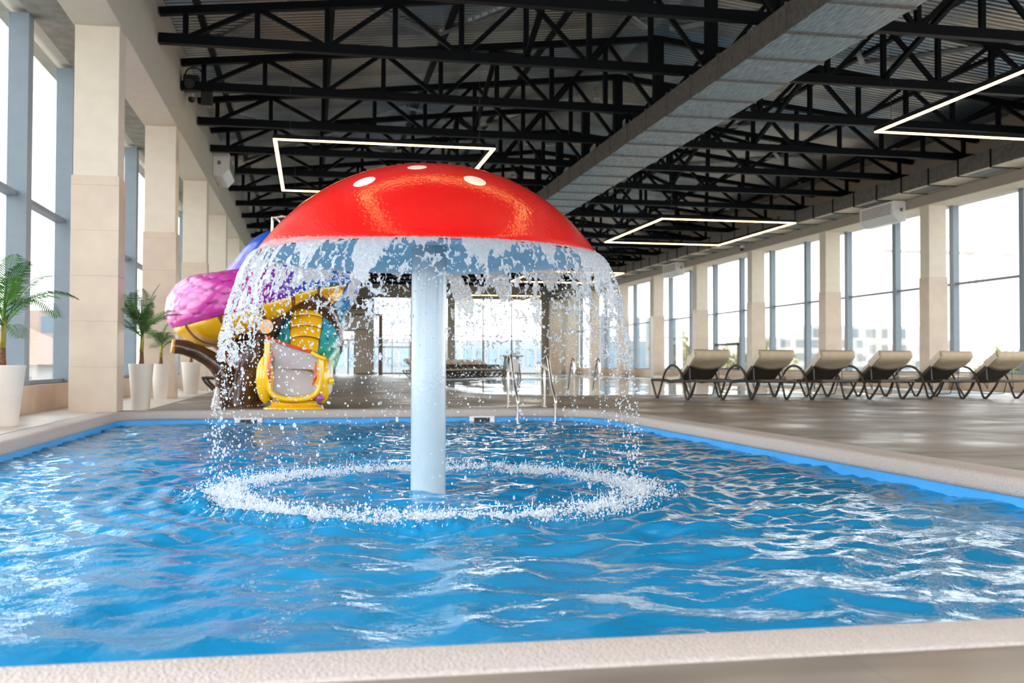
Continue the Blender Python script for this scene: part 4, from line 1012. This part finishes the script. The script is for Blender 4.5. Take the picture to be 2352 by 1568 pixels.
# chute mouth: scooped yellow head, white inside, open to the pool
def chute():
    # cross-sections from mouth (front) to back; each is U-shaped
    secs = []; n = 21
    def U(cx, y, w, zb, zl, zr, inset):
        P = [(-w*1.02, zl), (-w*1.03, (zl+zb)/2+.1), (-w*.99, zb+w*.55), (-w*.80, zb+w*.16), (-w*.4, zb), (0, zb-.01), (w*.4, zb), (w*.80, zb+w*.16), (w*.99, zb+w*.55), (w*1.03, (zr+zb)/2+.08), (w*1.02, zr)]
        return [Vector((cx+q.x, y, q.y)) for q in spline([(p[0], p[1], 0) for p in P], 2)]
    rows = [U(-.245, 15.28, .375, .16, 1.02, .76, 0), U(-.25, 15.40, .385, .15, 1.03, .77, 0), U(-.22, 15.7, .34, .20, 1.02, .80, 0), U(-.18, 16.1, .31, .36, 1.0, .86, 0), U(-.12, 16.5, .28, .55, 1.0, .95, 0)]
    def shell(rows, off, name, m, rev=False):
        mb = MB(); vs = []
        for rI, row in enumerate(rows):
            c = sum(row, Vector())/n
            for p in row:
                dirn = Vector((p.x-c.x, 0, p.z-c.z-.15)); dirn.normalize(); vs.append(p+dirn*off*(1 if p.z < 10 else 0)-OX)
        mb.add(vs, [(j*n+i, j*n+i+1, (j+1)*n+i+1, (j+1)*n+i) for j in range(len(rows)-1) for i in range(n-1)]); return mb.build(name, m, sl, smooth=True)
    shell(rows, 0., 'chute_lining', M['chute_white']); 
    sh = shell(rows, .05, 'chute_shell', M['yellow']); 
    # thick bulging lip round the mouth
    lip = [p-OX+Vector((0, -.02, 0)) for p in rows[0]]
    mb = MB(); rr_ = [.042 for i in range(n)]
    mb.tube(spline(lip, 3), [q.x for q in spline([(a, 0, 0) for a in rr_], 3)], 14); mb.build('chute_lip', M['yellow'], sl, smooth='auto')
    # back panel of the recess
    mb = MB(); row = rows[2]; mb.add([p-OX for p in row], [tuple(range(n))]); mb.build('chute_throat', M['chute_white'], sl)
    # red painted edges
    for pp in ([(-.66, 15.2, 1.06), (-.45, 15.2, .985), (-.15, 15.2, .88), (-.0, 15.2, .84)],): 
        mb = MB(); mb.tube([Vector(p)-OX for p in spline(pp, 4)], .022, 8); mb.build('painted_edge', M['red_trim'], sl, smooth=True)
    mb = MB(); mb.tube([Vector(p)-OX for p in spline([(-.0, 15.2, .84), (.10, 15.19, .78), (.20, 15.2, .74)], 4)], .03, 8); mb.build('chute_rim', M['yellow'], sl, smooth=True)
    for pp in ([(-.56, 15.17, .83), (-.60, 15.15, .6), (-.585, 15.15, .4)], [(.065, 15.17, .70), (.06, 15.15, .5), (.02, 15.15, .36)]):
        mb = MB(); mb.tube([Vector(p)-OX for p in spline(pp, 5)], [.012, .012, .018, .022, .025, .028, .028, .022, .018, .012, .012], 8); mb.build('painted_edge', M['red_trim'], sl, smooth=True)
    # upper white board of the mouth (sloping top)
    mb = MB(); A = [(-.64, 15.3, 1.03), (.12, 15.3, .74), (.08, 15.42, .60), (-.45, 15.48, .62)]
    mb.add([Vector(p)-OX for p in A], [(0, 1, 2, 3)]); o = mb.build('chute_throat', M['chute_white'], sl); md = o.modifiers.new('t', 'SOLIDIFY'); md.thickness = .03
    # cheeks
    for cx, s_, m_ in ((-.66, -1, 'yellow'), (.17, 1, 'yellow')):
        mb = MB(); mb.lathe([(.01,-.36), (.07,-.30), (.115,-.18), (.13,0), (.12,.15), (.09,.25), (.045,.32), (.005,.35)], (0,0,0), 24)
        o = mb.build('cheek', M[m_], sl, smooth=True); o.location = Vector((cx+s_*.005, 15.38, .45))-OX
    mb = MB(); mb.lathe([(.005,-.26), (.05,-.2), (.07,-.05), (.06,.14), (.02,.26), (.003,.28)], (0,0,0), 20); o = mb.build('white_patch', M['chute_white'], sl, smooth=True); o.location = Vector((.265, 15.34, .47))-OX; o.scale = (.8, .9, 1)
    mb = MB(); mb.lathe([(.003,-.06), (.04,-.03), (.04,.03), (.003,.06)], (0,0,0), 16); o = mb.build('yellow_spot', M['yellow'], sl, smooth=True); o.location = Vector((.29, 15.28, .42))-OX
    mb = MB(); mb.lathe([(.003,-.05), (.06,-.02), (.05,.03), (.003,.05)], (0,0,0), 16); o = mb.build('violet_spot', M['pinkpetal'], sl, smooth=True); o.location = Vector((.13, 15.24, .17))-OX
    # pedestal with flared foot
    mb = MB(); prof = [(.44,0), (.43,.025), (.37,.045), (.34,.07), (.34,.10), (.35,.125)]
    n2 = 40; vs = []
    for (rr__, z) in prof:
        for k in range(n2):
            a = 2*PI*k/n2; ca, sa = math.cos(a), math.sin(a)
            e = .5; x = math.copysign(abs(ca)**e, ca)*rr__; y = math.copysign(abs(sa)**e, sa)*rr__*.7
            vs.append(Vector((-.25+x, 15.62+y, z))-OX)
    mb.add(vs, [(j*n2+k, j*n2+(k+1) % n2, (j+1)*n2+(k+1) % n2, (j+1)*n2+k) for j in range(len(prof)-1) for k in range(n2)]+[tuple(range(5*n2, 6*n2))])
    mb.build('pedestal', M['yellow'], sl, smooth='auto')
chute()

# ------------------------------------------------------------------ outside world
filled('ground', [[(-220, -60), (240, -60), (240, 320), (-220, 320)]], -4.2, M['ext_ground'], label='pale washed-out ground outside the windows', cat='ground')
def building(x, y, w, d, h, floors, bays, wallm, winm, label, rz=0., z0=-4.2, roof=None, win_h=.55):
    r = empty('building', (x, y, z0), rz)
    mb = MB(); mb.box(-w/2, w/2, -d/2, d/2, 0, h); mb.build('wall', wallm, r)
    for fl in range(floors):
        fz = h*(fl+.25)/floors; fh = h/floors*win_h
        for b in range(bays):
            wx = -w/2+w*(b+.5)/bays; ww = w/bays*.62
            mb = MB(); mb.box(wx-ww/2, wx+ww/2, -d/2-.06, -d/2+.02, fz, fz+fh); mb.build('window', winm, r)
    if roof:
        mb = MB(); hw = w/2+.7; hd = d/2+.7; mb.add([(-hw,-hd,h), (hw,-hd,h), (hw,hd,h), (-hw,hd,h), (-hw*.45,0,h+roof), (hw*.45,0,h+roof)], [(0,1,5,4), (1,2,5), (2,3,4,5), (3,0,4), (3,2,1,0)]); mb.build('roof', M['ext_roof'], r)
    tag(r, label, 'building'); return r
def look(dist, px):  # world x for a pixel column at a given world y
    k = (px-1176.)/2343.; a = Rm
    dx = a[0][0]*k - a[0][2]; dy = a[1][0]*k - a[1][2]
    return dx/dy*dist
building(look(110, 1000), 113, 30, 8, 7.6, 2, 22, M['ext_grey'], M['ext_glass'], 'long pale grey block with bluish window bands beyond the end glazing', win_h=.5)
building(-28, 96, 16, 12, 4.8, 1, 7, M['ext_white'], M['ext_glass'], 'pale house with red hipped roof outside the left windows', rz=-.25, roof=3.2)
building(-34, 150, 12, 10, 12, 3, 3, M['ext_pink'], M['ext_glass'], 'glare-washed tower-like building behind the red roofed house')
for i, (px, dist, w, h, lab) in enumerate(((1830, 190, 26, 10.5, 'pale half-built concrete block seen through the fifth right window'), (1990, 205, 32, 13.5, 'large hazy concrete frame block right of the crane base'), (2095, 235, 20, 11.5, 'hazy pink block behind the fourth and fifth loungers'), (1460, 230, 20, 16, 'faint bluish tower seen through the far right windows'))):
    building(look(dist, px), dist, w, 10, h, 4, 8, M['ext_white'] if i < 2 else (M['ext_pink'] if i == 2 else M['ext_glass']), M['ext_grey'], lab)
# crane
cxp = look(170, 2243); r = empty('tower_crane', (cxp, 170, -4.2))
mb = MB()
for a in (-.8, .8):
    for b in (-.8, .8): mb.bar((a, b, 0), (a, b, 26), .25, .25)
for k in range(13): mb.bar((-.8, -.8, k*2), (.8, -.8, k*2+2), .16, .16)
mb.build('mast', M['ext_crane'], r)
mb = MB(); mb.bar((-22, 0, 26), (8, 0, 26), .6, .6); mb.bar((-22, 0, 26.2), (0, 0, 30), .15, .15); mb.bar((8, 0, 26.2), (0, 0, 30), .15, .15); mb.bar((0, 0, 26), (0, 0, 30), .4, .4); mb.build('jib', M['ext_crane'], r)
tag(r, 'hazy tower crane far outside the right windows', 'crane')
def tree(x, y, h, w, m, label, seed, grp='trees outside the windows'):
    rs = np.random.default_rng(seed); r = empty('tree', (x, y, -4.2))
    mb = MB(); mb.tube([(0,0,0), (.1,0,h*.4), (0,0,h*.8)], [.22,.16,.06], 8); mb.build('trunk', M['ext_pink'], r)
    n = 1500; c = rs.normal(0, 1, (n, 3)); c /= np.linalg.norm(c, axis=1)[:, None]; rad = rs.random(n)**.4
    lump = .75+.35*np.sin(c[:, 0]*5+seed)*np.cos(c[:, 2]*6)
    C = c*rad[:, None]*lump[:, None]*np.array([w/2, w/2, h*.38])+np.array([0, 0, h*.62])
    a = rs.normal(0, 1, (n, 3)); b = rs.normal(0, 1, (n, 3)); a /= np.linalg.norm(a, axis=1)[:, None]; b = np.cross(a, b); b /= np.linalg.norm(b, axis=1)[:, None]
    s_ = (.12+.14*rs.random(n))[:, None]*w/4
    V = np.stack([C-a*s_, C+b*s_*.6, C+a*s_, C-b*s_*.6], 1).reshape(-1, 3); F = np.arange(4*n).reshape(n, 4)
    np_mesh('foliage', V, F, m, r, smooth=False); tag(r, label, 'tree', grp)
tree(look(62, 1905-260), 62, 6.3, 4.5, M['ext_leaf2'], 'pale yellow-green tree outside, seen through the awning window bay', 1)
tree(look(66, 1560), 66, 7.4, 4.5, M['ext_leaf2'], 'pale yellow tree outside, left of the leftmost lounger', 2)
tree(look(60, 1762), 60, 6.6, 5., M['ext_leaf2'], 'pale yellow tree outside, behind the second lounger', 3)
tree(look(80, 2330), 80, 7.2, 7., M['ext_leaf'], 'green tree outside at the right photo edge', 4)
tree(look(70, 1805), 70, 5.0, 4., M['ext_leaf2'], 'low pale shrub-like tree outside, above the third lounger', 5)
tree(-24.5, 78, 6.0, 3.2, M['ext_leaf'], 'green tree outside the left window, left of the red roof', 6)
tree(-22.0, 72, 4.8, 3.0, M['ext_leaf2'], 'pale low tree outside the left window by the house wall', 7)
# outdoor landing railing beyond the end glazing
r = empty('outdoor_railing', (5.6, YF+4, 0))
for i in range(7):
    mb = MB(); mb.bar((-1.2, 0, 2.0+i*.28), (1.5 - (.7 if i > 4 else 0), 0, 2.0+i*.28), .04, .04); mb.build('rail', M['brown_frame'], r)
for x in (-1.2, .2, 1.45): mb = MB(); mb.bar((x, 0, -4.2), (x, 0, 3.1 if x > 1 else 3.7), .06, .06); mb.build('post', M['brown_frame'], r)
mb = MB(); mb.box(-1.3, 1.5, -.4, .8, 1.9, 2.0); mb.build('landing', M['ext_grey'], r)
tag(r, 'outdoor stair landing with horizontal railings beyond the end glazing', 'railing')

# ------------------------------------------------------------------ light
w = bpy.data.worlds.new('sky'); sc.world = w; w.use_nodes = True
N = w.node_tree.nodes; L = w.node_tree.links; bg = N['Background']
tc = N.new('ShaderNodeTexCoord'); sp = N.new('ShaderNodeSeparateXYZ'); L.new(tc.outputs['Generated'], sp.inputs[0])
rp = N.new('ShaderNodeValToRGB'); rp.color_ramp.elements[0].position = .48; rp.color_ramp.elements[0].color = (.95,.95,.93,1); rp.color_ramp.elements[1].position = .75; rp.color_ramp.elements[1].color = (.90,.95,1,1)
mr = N.new('ShaderNodeMapRange'); mr.inputs[1].default_value = -1; mr.inputs[2].default_value = 1; L.new(sp.outputs['Z'], mr.inputs[0]); L.new(mr.outputs[0], rp.inputs[0])
L.new(rp.outputs[0], bg.inputs[0]); bg.inputs[1].default_value = 3.4
# soft sun from the right, outside
sd = bpy.data.lights.new('sun', 'SUN'); sd.energy = 1.2; sd.angle = .25; sd.color = (1,.95,.88); so = bpy.data.objects.new('sun', sd); link(so); so.rotation_euler = (math.radians(55), 0, math.radians(115))
# sampling portals at the glazed openings
def portal(loc, rot, sx, sy):
    l = bpy.data.lights.new('portal', 'AREA'); l.shape = 'RECTANGLE'; l.size = sx; l.size_y = sy; l.cycles.is_portal = True
    o = bpy.data.objects.new('portal', l); link(o); o.location = loc; o.rotation_euler = rot
portal((-4.3, 33, 2.9), (0, math.radians(-90), 0), 5.2, 76)
portal((18.85, 33, 2.9), (0, math.radians(90), 0), 5.2, 76)
portal((10.2, YF+.4, 2.7), (math.radians(-90), 0, 0), 12, 5.2)
portal((7.4, YB-.4, 2.9), (math.radians(90), 0, 0), 22, 5.0)

sc.view_settings.view_transform = 'Standard'; sc.view_settings.look = 'None'; sc.view_settings.exposure = 1.05; sc.view_settings.gamma = .965
c = sc.cycles
c.max_bounces = 8; c.diffuse_bounces = 4; c.glossy_bounces = 4; c.transmission_bounces = 6; c.transparent_max_bounces = 16
c.caustics_reflective = False; c.caustics_refractive = True; c.sample_clamp_indirect = 6.; c.blur_glossy = 1.
c.use_adaptive_sampling = True; c.adaptive_threshold = .02
